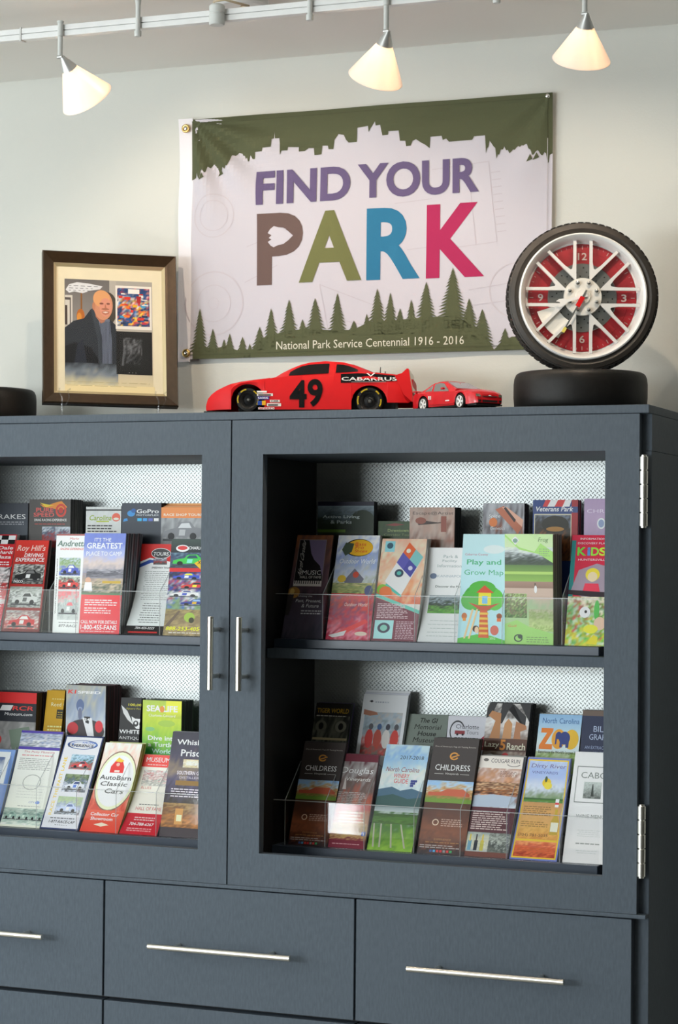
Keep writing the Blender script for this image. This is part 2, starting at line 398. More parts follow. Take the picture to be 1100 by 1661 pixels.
wf = MB().box((dx0, YF-0.08, 0), (dx0+0.04, YF+0.02, dz1)).box((dx1-0.04, YF-0.08, 0), (dx1, YF+0.02, dz1)).box((dx0, YF-0.08, dz1-0.04), (dx1, YF+0.02, dz1)).box((dx0, YF-0.08, 0), (dx1, YF+0.02, 0.04))
st('door_1', wf, M_WHITE)

# ================================================================== the cabinet
D = 0.78; ZB = 1.6
zfas, zdt, zot, zob, zdb, zdr, zdr2 = 0.2205+ZB, 0.2047+ZB, 0.1408+ZB, -0.5985+ZB, -0.6598+ZB, -0.6683+ZB, -0.8885+ZB
XRT, XLT = 0.0163, -2*D-0.0163
TOP = zfas; CABY = 0.40; BACKY = 0.366
cab = thing('display_cabinet', 'tall slate grey cabinet with open framed doors over wide drawers', 'cabinet', ((XRT+XLT)/2, 0.2, 0))
MB().box((XLT, 0.0, zdt+0.001), (XRT, CABY, TOP), 0.0012).build('top_panel', M_CAB, cab)
MB().box((XLT, 0.0215, zot+0.0005), (XRT, CABY, zdt+0.0005)).build('head_board', M_CAB, cab)
MB().box((XRT-0.026, 0.021, 0.08), (XRT, CABY, zot), 0.001).build('side_panel', M_CAB, cab)
MB().box((XLT, 0.021, 0.08), (XLT+0.026, CABY, zot), 0.001).build('side_panel', M_CAB, cab)
MB().box((-D-0.018, 0.022, -0.625+ZB), (-D+0.018, CABY-0.03, zot)).build('divider', M_CABIN, cab)
for x0, x1 in ((-D+0.0185, XRT-0.0265), (XLT+0.0265, -D-0.0185)):
    MB().box((x0, BACKY, -0.625+ZB), (x1, BACKY+0.006, zot-0.0005)).build('back_panel', M_TREAD, cab)
    MB().box((x0, 0.13, -0.2435+ZB), (x1, BACKY-0.001, -0.2245+ZB), 0.0008).build('shelf', M_CAB, cab)
MB().box((XLT+0.0265, 0.022, -0.644+ZB), (XRT-0.0265, CABY-0.03, -0.6255+ZB)).build('bottom_panel', M_CABIN, cab)
MB().box((XLT, -0.0015, zdr+0.0012), (XRT, 0.0205, zdb-0.0005), 0.0008).build('mid_rail', M_CAB, cab)
MB().box((XLT+0.0265, 0.03, 0.08), (XRT-0.0265, 0.05, zdr)).build('drawer_carcass', M_CABIN, cab)
MB().box((XLT+0.01, 0.06, 0.0), (XRT-0.01, CABY, 0.08)).build('plinth', M_CABIN, cab)
def frame_door(x0, x1, o0, o1, hx, hinge_x):
    d = MB()
    d.box((x0, 0, zdb), (o0, 0.02, zdt)).box((o1, 0, zdb), (x1, 0.02, zdt)).box((o0, 0, zot), (o1, 0.02, zdt)).box((o0, 0, zdb), (o1, 0.02, zob))
    # one moulded board: weld the four strips
    me = bpy.data.meshes.new('door')
    xs = [x0, o0, o1, x1]; zs = [zdb, zob, zot, zdt]
    vs = []; fs = []
    for y in (0.0, 0.02):
        for z in zs:
            for x in xs: vs.append((x, y, z))
    I = lambda k, j, i: k*16+j*4+i
    for j in range(3):
        for i in range(3):
            if i == 1 and j == 1: continue
            fs.append((I(0, j, i), I(0, j, i+1), I(0, j+1, i+1), I(0, j+1, i))); fs.append((I(1, j, i), I(1, j+1, i), I(1, j+1, i+1), I(1, j, i+1)))
    for i in range(3):
        fs.append((I(0, 0, i), I(1, 0, i), I(1, 0, i+1), I(0, 0, i+1))); fs.append((I(0, 3, i), I(0, 3, i+1), I(1, 3, i+1), I(1, 3, i)))
        fs.append((I(0, i, 0), I(0, i+1, 0), I(1, i+1, 0), I(1, i, 0))); fs.append((I(0, i, 3), I(1, i, 3), I(1, i+1, 3), I(0, i+1, 3)))
    fs += [(I(0, 1, 1), I(0, 1, 2), I(1, 1, 2), I(1, 1, 1)), (I(0, 2, 1), I(1, 2, 1), I(1, 2, 2), I(0, 2, 2)), (I(0, 1, 1), I(1, 1, 1), I(1, 2, 1), I(0, 2, 1)), (I(0, 1, 2), I(0, 2, 2), I(1, 2, 2), I(1, 1, 2))]
    b = MB(); b.add(vs, fs); door = b.build('door', M_CAB, cab)
    hb = MB(); z0, z1 = -0.2975+ZB, -0.1615+ZB
    hb.cyl((hx, -0.035, z0), (hx, -0.035, z1), 0.0058, 20)
    for z in (z0+0.025, z1-0.025): hb.cyl((hx, -0.032, z), (hx, -0.0003, z), 0.0045, 12)
    hb.build('handle', M_STEEL, door, smooth=40)
    for za, zb in ((0.0085+ZB, 0.131+ZB), (-0.5955+ZB, -0.4725+ZB)):
        h = MB(); n = 5; L = (zb-za)/n; r = 0.0072; cx = hinge_x
        for k in range(n): h.cyl((cx, 0.002, za+k*L+0.0008), (cx, 0.002, za+(k+1)*L-0.0008), r, 18)
        h.cyl((cx, 0.002, za-0.002), (cx, 0.002, zb+0.002), 0.0050, 14)
        h.build('hinge', M_HINGE, door, smooth=40)
    return door
frame_door(-D+0.0014, -0.0004, -0.7152, -0.0610, -0.7445, 0.0072)
frame_door(-2*D+0.0004, -D-0.0014, -2*D+0.061, -0.8410, -0.8025, -2*D-0.0072)
# drawers
s3 = (-0.0068+D)/1.5
edges = [-0.0068-s3*k for k in range(4)]
zrows = [(zdr-0.001, zdr2), (zdr2-0.0075, 0.42), (0.4125, 0.085)]
for (zt, zb) in zrows:
    for k in range(3):
        x1, x0 = edges[k]-0.002, edges[k+1]+0.002
        dr = MB().box((x0, 0.0, zb), (x1, 0.029, zt), 0.0008).build('drawer', M_CAB, cab)
        c = (x0+x1)/2; zc = -0.780+ZB if zt > 0.9 else (zt+zb)/2
        if k == 0: c = -0.2635
        if k == 1: c = -0.780
        if k == 2: c = -1.2965
        hb = MB().cyl((c-0.145, -0.035, zc), (c+0.145, -0.035, zc), 0.0055, 20)
        for q in (-0.096, 0.096): hb.cyl((c+q, -0.032, zc), (c+q, -0.0003, zc), 0.0042, 12)
        hb.build('handle', M_STEEL, dr, smooth=40)

#@@BODY@@
# ================================================================== track lighting
RY = -0.20
def rp(x, y): return Vector(atY(x, y, RY))
RZ = 1.6+0.911
tr = thing('track_rail', 'white two-circuit lighting track hung on grey hangers below the ceiling', 'track light', (-0.6, RY, RZ))
XJ = xAt(37, RY, RZ)
MB().box((XJ+0.0008, RY-0.008, RZ+0.0006), (0.6, RY+0.008, RZ+0.0105), 0.001).box((XJ+0.0008, RY-0.008, RZ-0.0105), (0.6, RY+0.008, RZ-0.0006), 0.001).box((XJ+0.0008, RY-0.004, RZ-0.002), (0.6, RY+0.004, RZ+0.002)).build('rail', M_WHITE, tr)
MB().box((-2.2, RY-0.008, RZ+0.0006), (XJ-0.0008, RY+0.008, RZ+0.0105), 0.001).box((-2.2, RY-0.008, RZ-0.0105), (XJ-0.0008, RY+0.008, RZ-0.0006), 0.001).box((-2.2, RY-0.004, RZ-0.002), (XJ-0.0008, RY+0.004, RZ+0.002)).build('rail', M_WHITE, tr)
MB().box((XJ-0.0018, RY-0.0095, RZ-0.0125), (XJ+0.0018, RY+0.0095, RZ+0.0125), 0.0006).build('rail_joint', M_SATIN, tr)
for px in (224, 503, 806):
    x = xAt(px, RY-0.012, RZ); y = RY-0.0125
    h = MB().lathe([(1e-5, RZ-0.026), (0.0058, RZ-0.026), (0.0066, RZ-0.024), (0.0066, RZ-0.016), (0.0045, RZ-0.0155), (0.0045, RZ+0.03), (0.0072, RZ+0.05), (0.0072, CEIL_Z-0.006), (0.016, CEIL_Z-0.004), (0.016, CEIL_Z-0.0005), (1e-5, CEIL_Z-0.0005)], 20, Matrix.Translation((x, y, 0)))
    h.build('hanger', M_TRACKG, tr, smooth=40)
x = xAt(353, RY-0.014, RZ)
MB().lathe([(1e-5, RZ-0.020), (0.0125, RZ-0.020), (0.014, RZ-0.018), (0.014, RZ-0.001), (0.0128, RZ), (0.0128, RZ+0.0015), (0.014, RZ+0.0025), (0.014, RZ+0.014), (0.011, RZ+0.017), (1e-5, RZ+0.017)], 28, Matrix.Translation((x, RY-0.0165, 0))).build('power_feed', M_TRACKG, tr, smooth=35)
cx, cy = atZ(392, -6, CEIL_Z)[:2]
MB().lathe([(1e-5, CEIL_Z-0.022), (0.045, CEIL_Z-0.022), (0.05, CEIL_Z-0.018), (0.05, CEIL_Z-0.0005), (1e-5, CEIL_Z-0.0005)], 36, Matrix.Translation((cx, cy, 0))).build('ceiling_canopy', M_WHITE, tr, smooth=35)
MB().tube([(x-0.012, RY-0.012, RZ+0.012), (x-0.008, RY-0.012, RZ+0.024), (x+0.012, RY-0.01, RZ+0.026), (x+0.04, RY+0.03, RZ+0.022), (cx+0.012, cy-0.03, CEIL_Z-0.03), (cx+0.012, cy-0.02, CEIL_Z-0.021)], 0.0022).build('feed_cord', M_TAN, tr, smooth=60)
def lamp(px, py_top, py_joint, rim, half, label, power):
    """rim: pixel of the shade's rim centre; half: half rim width in pixels"""
    jx = xAt(px, RY-0.0125, RZ); y = RY-0.0125
    ap = Vector(atY(px+3, py_joint, y)); top = RZ+0.0155
    L = thing('track_spotlight', label, 'spotlight', (jx, y, top), 'cone spotlights clipped to the track')
    MB().lathe([(1e-5, RZ-0.012), (0.0052, RZ-0.012), (0.0052, RZ+0.012), (0.0064, RZ+0.0125), (0.0064, top), (1e-5, top+0.001)], 18, Matrix.Translation((jx, y, 0))).build('clip', M_TRACKG, L, smooth=40)
    MB().cyl((jx, y, ap.z+0.002), (jx, y, RZ-0.0122), 0.0046, 16).build('stem', M_TRACKG, L, smooth=40)
    MB().cyl((jx-0.005, y, ap.z), (jx+0.005, y, ap.z), 0.0035, 12).build('swivel', M_SATIN, L, smooth=40)
    ix, iy = rim[0]-px-3, rim[1]-py_joint; n = math.hypot(ix, iy); phi = math.radians(33)
    d = Vector(_r)*(ix/n*math.cos(phi)) - Vector(_u)*(iy/n*math.cos(phi)) + Vector(_f)*math.sin(phi)
    pxm = FPX/((Vector(ap)-Vector(CAM)).dot(Vector(_f)))
    ln = n/pxm/math.cos(phi); R = half/pxm
    T = Matrix.Translation(ap) @ d.to_track_quat('Z', 'Y').to_matrix().to_4x4()
    MB().lathe([(1e-5, 0.0), (0.004, 0.0), (0.0055, 0.004), (R*0.30, ln*0.285), (R*0.26, ln*0.285), (0.003, 0.006), (1e-5, 0.006)], 24, T).build('socket', M_SATIN, L, smooth=30)
    r0, z0 = R*0.27, ln*0.27
    MB().lathe([(r0, z0), (r0+(R-r0)*0.5, z0+(ln-z0)*0.5), (R*0.985, ln*0.985), (R, ln), (R-0.0016, ln), (r0+(R-r0)*0.5-0.002, z0+(ln-z0)*0.5), (r0-0.002, z0)], 40, T, close=True).build('glass_shade', M_SHADE, L, smooth=50)
    bz = ln*0.40
    MB().lathe([(1e-5, bz-0.022), (0.004, bz-0.022), (0.0045, bz-0.008), (0.0078, bz), (0.0065, bz+0.006), (1e-5, bz+0.009)], 16, T).build('bulb', M_BULB, L, smooth=60)
    l = bpy.data.lights.new('lamp_light', 'POINT'); l.energy = power; l.color = (1.0, 0.83, 0.64); l.shadow_soft_size = 0.009
    o = bpy.data.objects.new('lamp_light', l); o.location = (T @ Vector((0, 0, bz+0.0185))); COL.objects.link(o)
    o.parent = L; o.location = o.location-Vector((jx, y, top))
LP = 5.0
lamp(98, 33, 92, (136, 152), 45, 'cone spotlight with its shade swung to the right, nearest the picture frame', LP)
lamp(627, 0, 50, (610, 118), 46, 'cone spotlight with its shade swung to the left, above the banner lettering', LP)
lamp(949, -30, 22, (948, 88), 48, 'cone spotlight hanging straight, above the wheel clock', LP)

# ================================================================== banner on the wall
BY = WALL_Y-0.012
bx0, bz1 = -1.082, 0.8715+1.6; bx1, bz0 = -0.2895, 0.3645+1.6
BW, BH = bx1-bx0, bz1-bz0
def cloth(X, Z):
    u = (X-bx0)/BW; v = (Z-bz0)/BH
    du, dv = u, (1-v)*BH/BW
    r = math.hypot(du, dv); a = math.atan2(dv, du+1e-6)
    y = 0.0085*math.sin(a*13)*math.exp(-((r-0.16)/0.11)**2)
    ru = math.hypot(1-u, dv); y += 0.0028*math.sin(math.atan2(dv, 1-u+1e-6)*9)*math.exp(-((ru-0.14)/0.12)**2)
    y += 0.0032*math.sin(u*9+v*2.4)*math.sin(v*3+0.6)+0.0016*math.sin(u*17-v*5)
    y += 0.0030*math.exp(-((v-0.93+0.06*math.sin(u*5))/0.02)**2)*math.sin(u*6.3)
    y += 0.004*math.exp(-(u/0.035)**2)*math.sin(v*7)
    return y
def bxz(px, py): p = atY(px, py, BY); return (p[0], p[2])
ban = thing('banner', 'cloth banner printed FIND YOUR PARK in coloured capitals, pinned to the wall', 'banner', ((bx0+bx1)/2, BY, bz0))
OL = '52563f'; OL2 = '53573f'; PAL = 'c2bec6'; VIO = '625678'
B = Print(); B.asp = 1.0
NX, NY = 100, 64
B.rect(bx0, bz0, bx1, bz1, PAL)
# faint stamp drawings
B.layer += 1; B.lock = True
for px, py, r in ((347, 350, 34), (347, 350, 24), (346, 492, 50), (346, 492, 29), (346, 492, 9), (835, 470, 40)):
    c = bxz(px, py); B.ring(c[0], c[1], r*0.00136, r*0.00136, 0.045, 'beb7be', 36)
def stroke(p, q, wd, col):
    (x0, z0), (x1, z1) = bxz(*p), bxz(*q); L = math.hypot(x1-x0, z1-z0); nx, nz = -(z1-z0)/L*wd/2, (x1-x0)/L*wd/2
    B.poly([(x0+nx, z0+nz), (x1+nx, z1+nz), (x1-nx, z1-nz), (x0-nx, z0-nz)], col, False)
for p, q in (((793, 262), (806, 392)), ((793, 262), (700, 275)), ((806, 392), (720, 404)), ((760, 272), (772, 395)), ((396, 458), (450, 430)), ((520, 462), (620, 500)), ((520, 462), (535, 545)), ((760, 470), (830, 458)), ((765, 495), (830, 486)), ((640, 330), (700, 322)), ((400, 400), (470, 372)), ((660, 405), (700, 400)), ((560, 520), (600, 530))):
    stroke(p, q, 0.0016, 'bab3bb')
for k in range(9): stroke((797+k*1.2, 280+k*12), (812+k*1.2, 278+k*12), 0.0018, 'bab3bb')
B.lock = False
# skyline: olive sky cut by buildings and trees
sk = [(65,265),(70,245),(78,262),(85,240),(95,245),(100,228),(120,225),(130,245),(140,235),(150,235),(165,215),(170,195),(195,190),(205,205),(215,210),(220,195),(232,205),(235,187),(255,185),(258,175),(280,172),(282,150),(288,148),(289,128),(291,148),(303,147),(306,195),(310,183),(326,182),(327,172),(357,172),(358,185),(375,183),(385,175),(400,175),(402,195),(422,193),(424,168),(440,168),(442,178),(456,178),(458,152),(470,135),(485,138),(492,152),(500,160),(523,158),(524,118),(555,113),(557,130),(562,120),(575,100),(577,112),(590,110),(596,140),(612,138),(613,128),(642,126),(645,155),(660,155),(662,170),(675,168),(680,155),(690,150),(705,160),(715,165),(728,175),(730,143),(762,140),(765,152),(775,148),(783,157),(850,152),(855,142),(887,140),(889,190),(900,155),(915,175),(918,205),(930,180),(940,170),(955,190),(970,180),(985,172),(1000,165),(1015,180),(1020,195),(1035,182),(1045,195),(1058,190),(1062,218),(1071,190)]
rg = random.Random(5); sk2 = []
for i, (a, b) in enumerate(sk):
    sk2.append((a, b))
    if i+1 < len(sk):
        c, d = sk[i+1]
        if (a < 232 or a > 888) and c-a > 4:
            for t in (0.33, 0.66): sk2.append((a+(c-a)*t, b+(d-b)*t+rg.uniform(-6, 6)))
pts = [bxz(280+a/1.746, 140+b/1.746) for a, b in sk2]
pts[0] = (bx0, pts[0][1]); pts[-1] = (bx1, pts[-1][1])
B.poly([(bx0, bz1)]+pts+[(bx1, bz1)], OL)
for a, b in ((85, 262), (133, 250), (1030, 205), (1012, 210)):       # olive gaps between the upside-down trees
    B.lock = a != 85; p = bxz(280+a/1.746, 140+b/1.746); B.poly([(p[0]-0.006, p[1]-0.003), (p[0]+0.007, p[1]+0.002), (p[0]+0.002, p[1]+0.012)], OL, False)
B.lock = False
def fit(t, px0, py0, px1, py1, col, o=''):
    a = bxz(px0, py0); b = bxz(px1, py1); B.text(t, (a[0]+b[0])/2, (a[1]+b[1])/2, abs(b[0]-a[0]), abs(b[1]-a[1]), col, o)
fit('FIND', 416, 333, 570, 269, VIO, 'B'); fit('YOUR', 581, 323, 778, 254, VIO, 'B')
fit('P', 416, 463, 493, 343, '665450', 'B'); fit('A', 486, 459, 588, 339, '6c6e46', 'B'); fit('R', 595, 455, 682, 334, '2f7093', 'B'); fit('K', 691, 452, 786, 327, 'a52d56', 'B')
a = [(430, 380), (470, 372), (470, 405), (430, 412)]
B.poly([bxz(*p) for p in a], '665450', False)
ah = [(343, 423), (326, 408), (312, 402), (298, 399), (288, 396), (277, 405), (270, 416), (281, 422), (273, 430), (281, 434), (270, 441), (279, 452), (287, 456), (300, 450), (315, 447), (330, 436)]
B.poly([bxz(280+x/1.746, 140+y/1.746) for x, y in ah], PAL)
# conifers
def conifer(px, py, hw, base):
    hw *= 1.22
    n = max(5, int((base-py)/5.2)); rr = random.Random(int(px*7)); L = []; R_ = []
    for i in range(n):
        t = (i+0.6)/n; wdt = hw*(t**0.85)*rr.uniform(0.85, 1.1); y = py+(base-py)*t
        L += [(px-wdt, y+2.0), (px-wdt*0.42, y-0.6)]; wdt = hw*(t**0.85)*rr.uniform(0.85, 1.1); R_ += [(px+wdt, y+2.0), (px+wdt*0.42, y-0.6)]
    P = [(px, py)]+R_+[(px+hw*0.6, base+3), (px-hw*0.6, base+3)]+L[::-1]
    P = [(px, py)]
    for i in range(0, len(R_), 2): P += [R_[i], R_[i+1]]
    P += [(px+hw*0.7, base+4), (px-hw*0.7, base+4)]
    for i in range(len(L)-2, -1, -2): P += [L[i+1], L[i]]
    Q = []
    for p in P:
        x, z = bxz(*p); Q.append((min(max(x, bx0), bx1), max(z, bz0)))
    B.poly(Q, OL2)
B.layer += 1; B.lock = True
for t in ((324,500,14,572),(345,533,11,575),(363,550,8,576),(372,541,10,576),(393,546,10,576),(405,557,6,576),(421,530,12,566),(440,500,14,560),(470,486,15,545),(492,518,9,545),(513,484,16,540),(549,476,15,540),(575,520,9,540),(596,509,10,545),(613,468,17,540),(634,475,14,540),(650,500,11,540),(668,486,12,540),(692,457,19,535),(735,434,25,530),(761,484,17,545),(782,501,18,560),(819,532,14,568)): conifer(*t)
base = [(313, 590), (313, 566), (330, 562), (345, 566), (362, 562), (385, 568), (410, 566), (425, 548), (440, 545), (460, 538), (500, 533), (540, 536), (575, 535), (600, 522), (640, 520), (690, 515), (740, 512), (770, 530), (790, 548), (801, 567), (812, 556), (830, 546), (870, 545), (912, 543), (912, 590)]
Q = []
for p in base: x, z = bxz(*p); Q.append((min(max(x, bx0), bx1), min(max(z, bz0), bz1)))
B.poly(Q, OL2); B.lock = False
fit('National Park Service Centennial 1916 - 2016', 449, 567.5, 753, 544.5, 'd8d4c4')
# hems: stitched edge line
B.rect(bx0, bz1-0.010, bx1, bz1-0.0085, '4c4f3a'); B.rect(bx0, bz0+0.0085, bx1, bz0+0.010, '4c4f3a'); B.rect(bx1-0.010, bz0, bx1-0.0088, bz1-0.09, 'b3aeb0'); B.rect(bx1-0.010, bz1-0.09, bx1-0.0088, bz1, '474a36')
uc = [bx0+BW*i/NX for i in range(1, NX)]; vc = [bz0+BH*i/NY for i in range(1, NY)]
B.build('printed_cloth', M_CLOTHP, lambda u, v, o: (u, BY+cloth(u, v)-o-0.0002, v), ban, uc, vc, clip=False, gap=0.00045)
g = MB(); n = 24; vs = []; fs = []
for k in range(2):
    for j in range(n+1):
        z = bz0-0.005*(0 if j else 1)+(bz1-bz0+0.003)*j/n
        for i in range(3):
            X = bx0-0.031+0.033*i/2; vs.append((X+0.004*(1-j/n)*(1-i/2), BY+cloth(bx0, z)+(0.001 if k else -0.0012)+0.002*math.sin(j*0.7)*(1-i/2), z))
I = lambda k, j, i: k*(n+1)*3+j*3+i
for j in range(n):
    for i in range(2): fs += [(I(0, j, i), I(0, j, i+1), I(0, j+1, i+1), I(0, j+1, i)), (I(1, j, i), I(1, j+1, i), I(1, j+1, i+1), I(1, j, i+1))]
    fs += [(I(0, j, 0), I(0, j+1, 0), I(1, j+1, 0), I(1, j, 0)), (I(0, j, 2), I(1, j, 2), I(1, j+1, 2), I(0, j+1, 2))]
hem = g.add(vs, fs).build('header_band', mat('white_canvas', (0.80, 0.77, 0.80), 0.85, bump=0.2, bscale=1200), ban, smooth=60)
back = Print(); back.rect(bx0, bz0, bx1, bz1, 'c8c3c6')
for px, py in ((301.5, 208.5), (302, 573)):
    p = atY(px, py, BY-0.004); T = Matrix.Translation(p) @ Matrix.Rotation(math.radians(90), 4, 'X')
    MB().lathe([(0.0048, -0.002), (0.0088, -0.002), (0.0094, 0.0005), (0.0088, 0.0022), (0.0066, 0.0030), (0.0048, 0.002)], 28, T, close=True).build('grommet', M_BRASS, hem, smooth=60)
    MB().lathe([(1e-5, 0.0030), (0.003, 0.0026), (0.0045, 0.0015), (0.0045, -0.004), (1e-5, -0.004)], 16, T).build('push_pin', M_CHROME, hem, smooth=60)
p = atY(888.5, 156, BY-0.004); T = Matrix.Translation(p) @ Matrix.Rotation(math.radians(90), 4, 'X')
MB().lathe([(1e-5, 0.004), (0.003, 0.0036), (0.0046, 0.002), (0.0046, -0.004), (1e-5, -0.004)], 16, T).build('push_pin', M_CHROME, ban, smooth=60)

# ================================================================== tyres lying flat
def flat_tyre(cx, cy, R, h, label):
    t = thing('slick_tyre', label, 'tyre', (cx, cy, TOP), 'slick tyres lying on the cabinet')
    T = Matrix.Translation((cx, cy, TOP))
    MB().lathe([(R*0.55, 0.004), (R*0.80, 0.0), (R*0.955, 0.002), (R*0.99, 0.008), (R, h*0.35), (R, h*0.7), (R*0.99, h-0.010), (R*0.965, h-0.003), (R*0.93, h), (R*0.70, h), (R*0.58, h-0.006)], 64, T).build('tread_band', M_RUBBER, t, smooth=50)
    MB().lathe([(R*0.55, 0.004), (R*0.52, h*0.5), (R*0.58, h-0.006), (R*0.575, h-0.009), (R*0.50, h*0.5), (R*0.545, 0.003)], 48, T, close=True).build('bead', M_RUBBER2, t, smooth=50)
    return t
PC = atY(941.5, 655, 0.15); PR = (atY(1050, 640, 0.15)[0]-atY(833, 640, 0.15)[0])/2*0.965
pz = atY(941, 601, 0.08)[2]-TOP
flat_tyre(PC[0], 0.15, PR, pz, 'smooth black tyre lying flat under the wheel clock')
flat_tyre(xAt(-45, 0.2, TOP), 0.22, PR, atY(0, 626, 0.14)[2]-TOP, 'smooth black tyre lying flat, half behind the picture frame')

# ================================================================== wheel clock
WC = atY(944, 484, 0.15); ang = math.radians(21)
tilt = math.radians(1.5)
Rt = (WC[2]-(TOP+pz))*1.0
Mc = Matrix.Translation((WC[0], 0.15, WC[2])) @ Matrix.Rotation(ang, 4, 'Z') @ Matrix.Rotation(math.radians(90)-tilt, 4, 'X')
ck = thing('wheel_clock', 'wheel-shaped clock with red dial and silver spokes standing in a tyre', 'clock', matrix=Mc)
tw = 0.052
MB().lathe([(Rt*0.80, tw/2-0.012), (Rt*0.84, tw/2-0.003), (Rt*0.90, tw/2), (Rt*0.955, tw/2-0.003), (Rt*0.957, tw/2-0.006), (Rt*0.975, tw/2-0.007), (Rt*0.992, tw/2-0.014), (Rt*0.995, 0), (Rt*0.992, -tw/2+0.014), (Rt*0.96, -tw/2+0.005), (Rt*0.88, -tw/2), (Rt*0.80, -tw/2+0.01)], 96, close=True).build('tyre', M_RUBBER2, ck, local=True, smooth=40)
tb = MB(); nt = 66
for row, (za, zb, ro) in enumerate(((tw/2-0.020, tw/2-0.007, 0), (-0.006, 0.004, 0.5), (-tw/2+0.007, -tw/2+0.018, 0))):
    for i in range(nt):
        a0 = 2*math.pi*(i+ro)/nt; a1 = a0+2*math.pi/nt*0.62; q = []
        for z, rr in ((za, 1.0), (zb, 0.993 if row == 0 else 1.0)):
            for a in (a0+z*3, a1+z*3):
                for r in (Rt*0.972, Rt*rr): q.append((r*math.cos(a), r*math.sin(a), z))
        tb.add(q, [(0, 1, 3, 2), (4, 6, 7, 5), (0, 4, 5, 1), (2, 3, 7, 6), (1, 5, 7, 3), (0, 2, 6, 4)])
o = tb.build('tread_blocks', M_RUBBER, ck, local=True); o['kind'] = 'stuff'
Rr = Rt*0.845
MB().lathe([(Rr*0.985, tw/2-0.012), (Rr, tw/2-0.004), (Rr*0.99, tw/2+0.003), (Rr*0.97, tw/2+0.0045), (Rr*0.945, tw/2+0.002), (Rr*0.93, tw/2-0.003), (Rr*0.905, tw/2-0.006), (Rr*0.89, tw/2-0.016), (Rr*0.87, tw/2-0.019), (Rr*0.87, tw/2-0.023), (Rr*0.985, tw/2-0.023)], 96, close=True).build('rim', M_RIM, ck, local=True, smooth=35)
zd = tw/2-0.022
MB().lathe([(1e-5, zd-0.006), (Rr*0.86, zd-0.006), (Rr*0.86, zd-0.001), (Rr*0.905, zd), (Rr*0.905, zd+0.0015), (Rr*0.86, zd+0.002), (Rr*0.845, zd+0.0005), (1e-5, zd)], 72).build('dial_backing', M_WHITE, ck, local=True, smooth=30)
dial = MB().lathe([(Rr*0.45, zd+0.0004), (Rr*0.845, zd+0.0008), (Rr*0.845, zd+0.0018), (Rr*0.45, zd+0.0014)], 72, close=True).build('dial', M_DIAL, ck, local=True, smooth=30)
disc = MB().lathe([(1e-5, zd+0.0020), (Rr*0.53, zd+0.0020), (Rr*0.54, zd+0.0028), (Rr*0.53, zd+0.0040), (Rr*0.20, zd+0.0040), (1e-5, zd+0.0040)], 64).build('brake_disc', M_DISC, ck, local=True, smooth=30)
hb = MB()
for i in range(16):
    for k in range(3):
        a = 2*math.pi*(i+0.33*k)/16+0.1; r = Rr*(0.34+0.065*k); hb.lathe([(1e-5, 0.0002), (0.0014, 0.0002), (0.0016, -0.0004), (1e-5, -0.0004)], 8, Matrix.Translation((r*math.cos(a), r*math.sin(a), zd+0.0042)))
hb.build('vent_holes', M_BLACK, disc, local=True)
P = Print(); P.asp = 1
for t, a, wd in (('12', 90, 0.0165), ('3', 0, 0.0095), ('6', 270, 0.0095), ('9', 180, 0.0095)):
    a = math.radians(a); P.text(t, Rr*0.65*math.cos(a), Rr*0.65*math.sin(a), wd, 0.0135, 'c9bdb6', 'b')
for i in range(60):
    a = 2*math.pi*i/60; r0, r1, h = (Rr*0.76, Rr*0.82, 0.0007) if i % 5 == 0 else (Rr*0.79, Rr*0.82, 0.0004)
    c, s_ = math.cos(a), math.sin(a); P.poly([(r0*c-h*s_, r0*s_+h*c), (r1*c-h*s_, r1*s_+h*c), (r1*c+h*s_, r1*s_-h*c), (r0*c+h*s_, r0*s_-h*c)], 'c9a8a4', False)
for k in range(12):
    a = 2*math.pi*k/12; P.lock = k > 0; P.ring(0, 0, Rr*0.72, Rr*0.72, 0.012, '8f2a30', 5, a, a+0.3)
P.build('numerals', M_MATTE, lambda u, v, o: (u, v, zd+0.0019+(o > 0)*0.0003), dial, clip=False, local=True)
# caliper
cp = []
for a in range(198, 246, 6): cp.append((Rr*0.74*math.cos(math.radians(a)), Rr*0.74*math.sin(math.radians(a))))
for a in range(240, 196, -6): cp.append((Rr*0.42*math.cos(math.radians(a)), Rr*0.42*math.sin(math.radians(a))))
MB().prism(cp, lambda p: (p[0], p[1], zd+0.0045), lambda p: (p[0], p[1], zd+0.0085)).build('caliper', M_HUB, ck, local=True)
zs = zd+0.013; o1, o2 = Rr*0.102, Rr*0.150
for k in range(8):
    g = math.radians(22.5+45*k); A = math.radians(45*k); Bn = math.radians(45*k+45)
    def pt(ax, off, r):       # point on a line parallel to the window axis ax
        return (r*math.cos(ax)-off*math.sin(ax), r*math.sin(ax)+off*math.cos(ax))
    ri = o1/math.sin(math.radians(22.5)); ro = o2/math.sin(math.radians(22.5))+0.004; Ro = Rr*0.885
    pl = [(ri*math.cos(g), ri*math.sin(g)), pt(A, o1, Rr*0.35), pt(A, o1, Ro), pt(A, o2, Ro), pt(A, o2, Rr*0.55), (Rr*0.47*math.cos(g-0.03), Rr*0.47*math.sin(g-0.03)), (Rr*0.47*math.cos(g+0.03), Rr*0.47*math.sin(g+0.03)), pt(Bn, -o2, Rr*0.55), pt(Bn, -o2, Ro), pt(Bn, -o1, Ro), pt(Bn, -o1, Rr*0.35)]
    MB().prism(pl, lambda p: (p[0], p[1], zs-0.004), lambda p: (p[0], p[1], zs+0.004*(1-0.6*math.hypot(*p)/Rr))).build('spoke', M_RIM, ck, local=True)
hub = MB().lathe([(1e-5, zs-0.005), (Rr*0.29, zs-0.005), (Rr*0.30, zs), (Rr*0.29, zs+0.0045), (Rr*0.12, zs+0.005), (Rr*0.11, zs+0.009), (1e-5, zs+0.010)], 48).build('hub', M_HUB, ck, local=True, smooth=35)
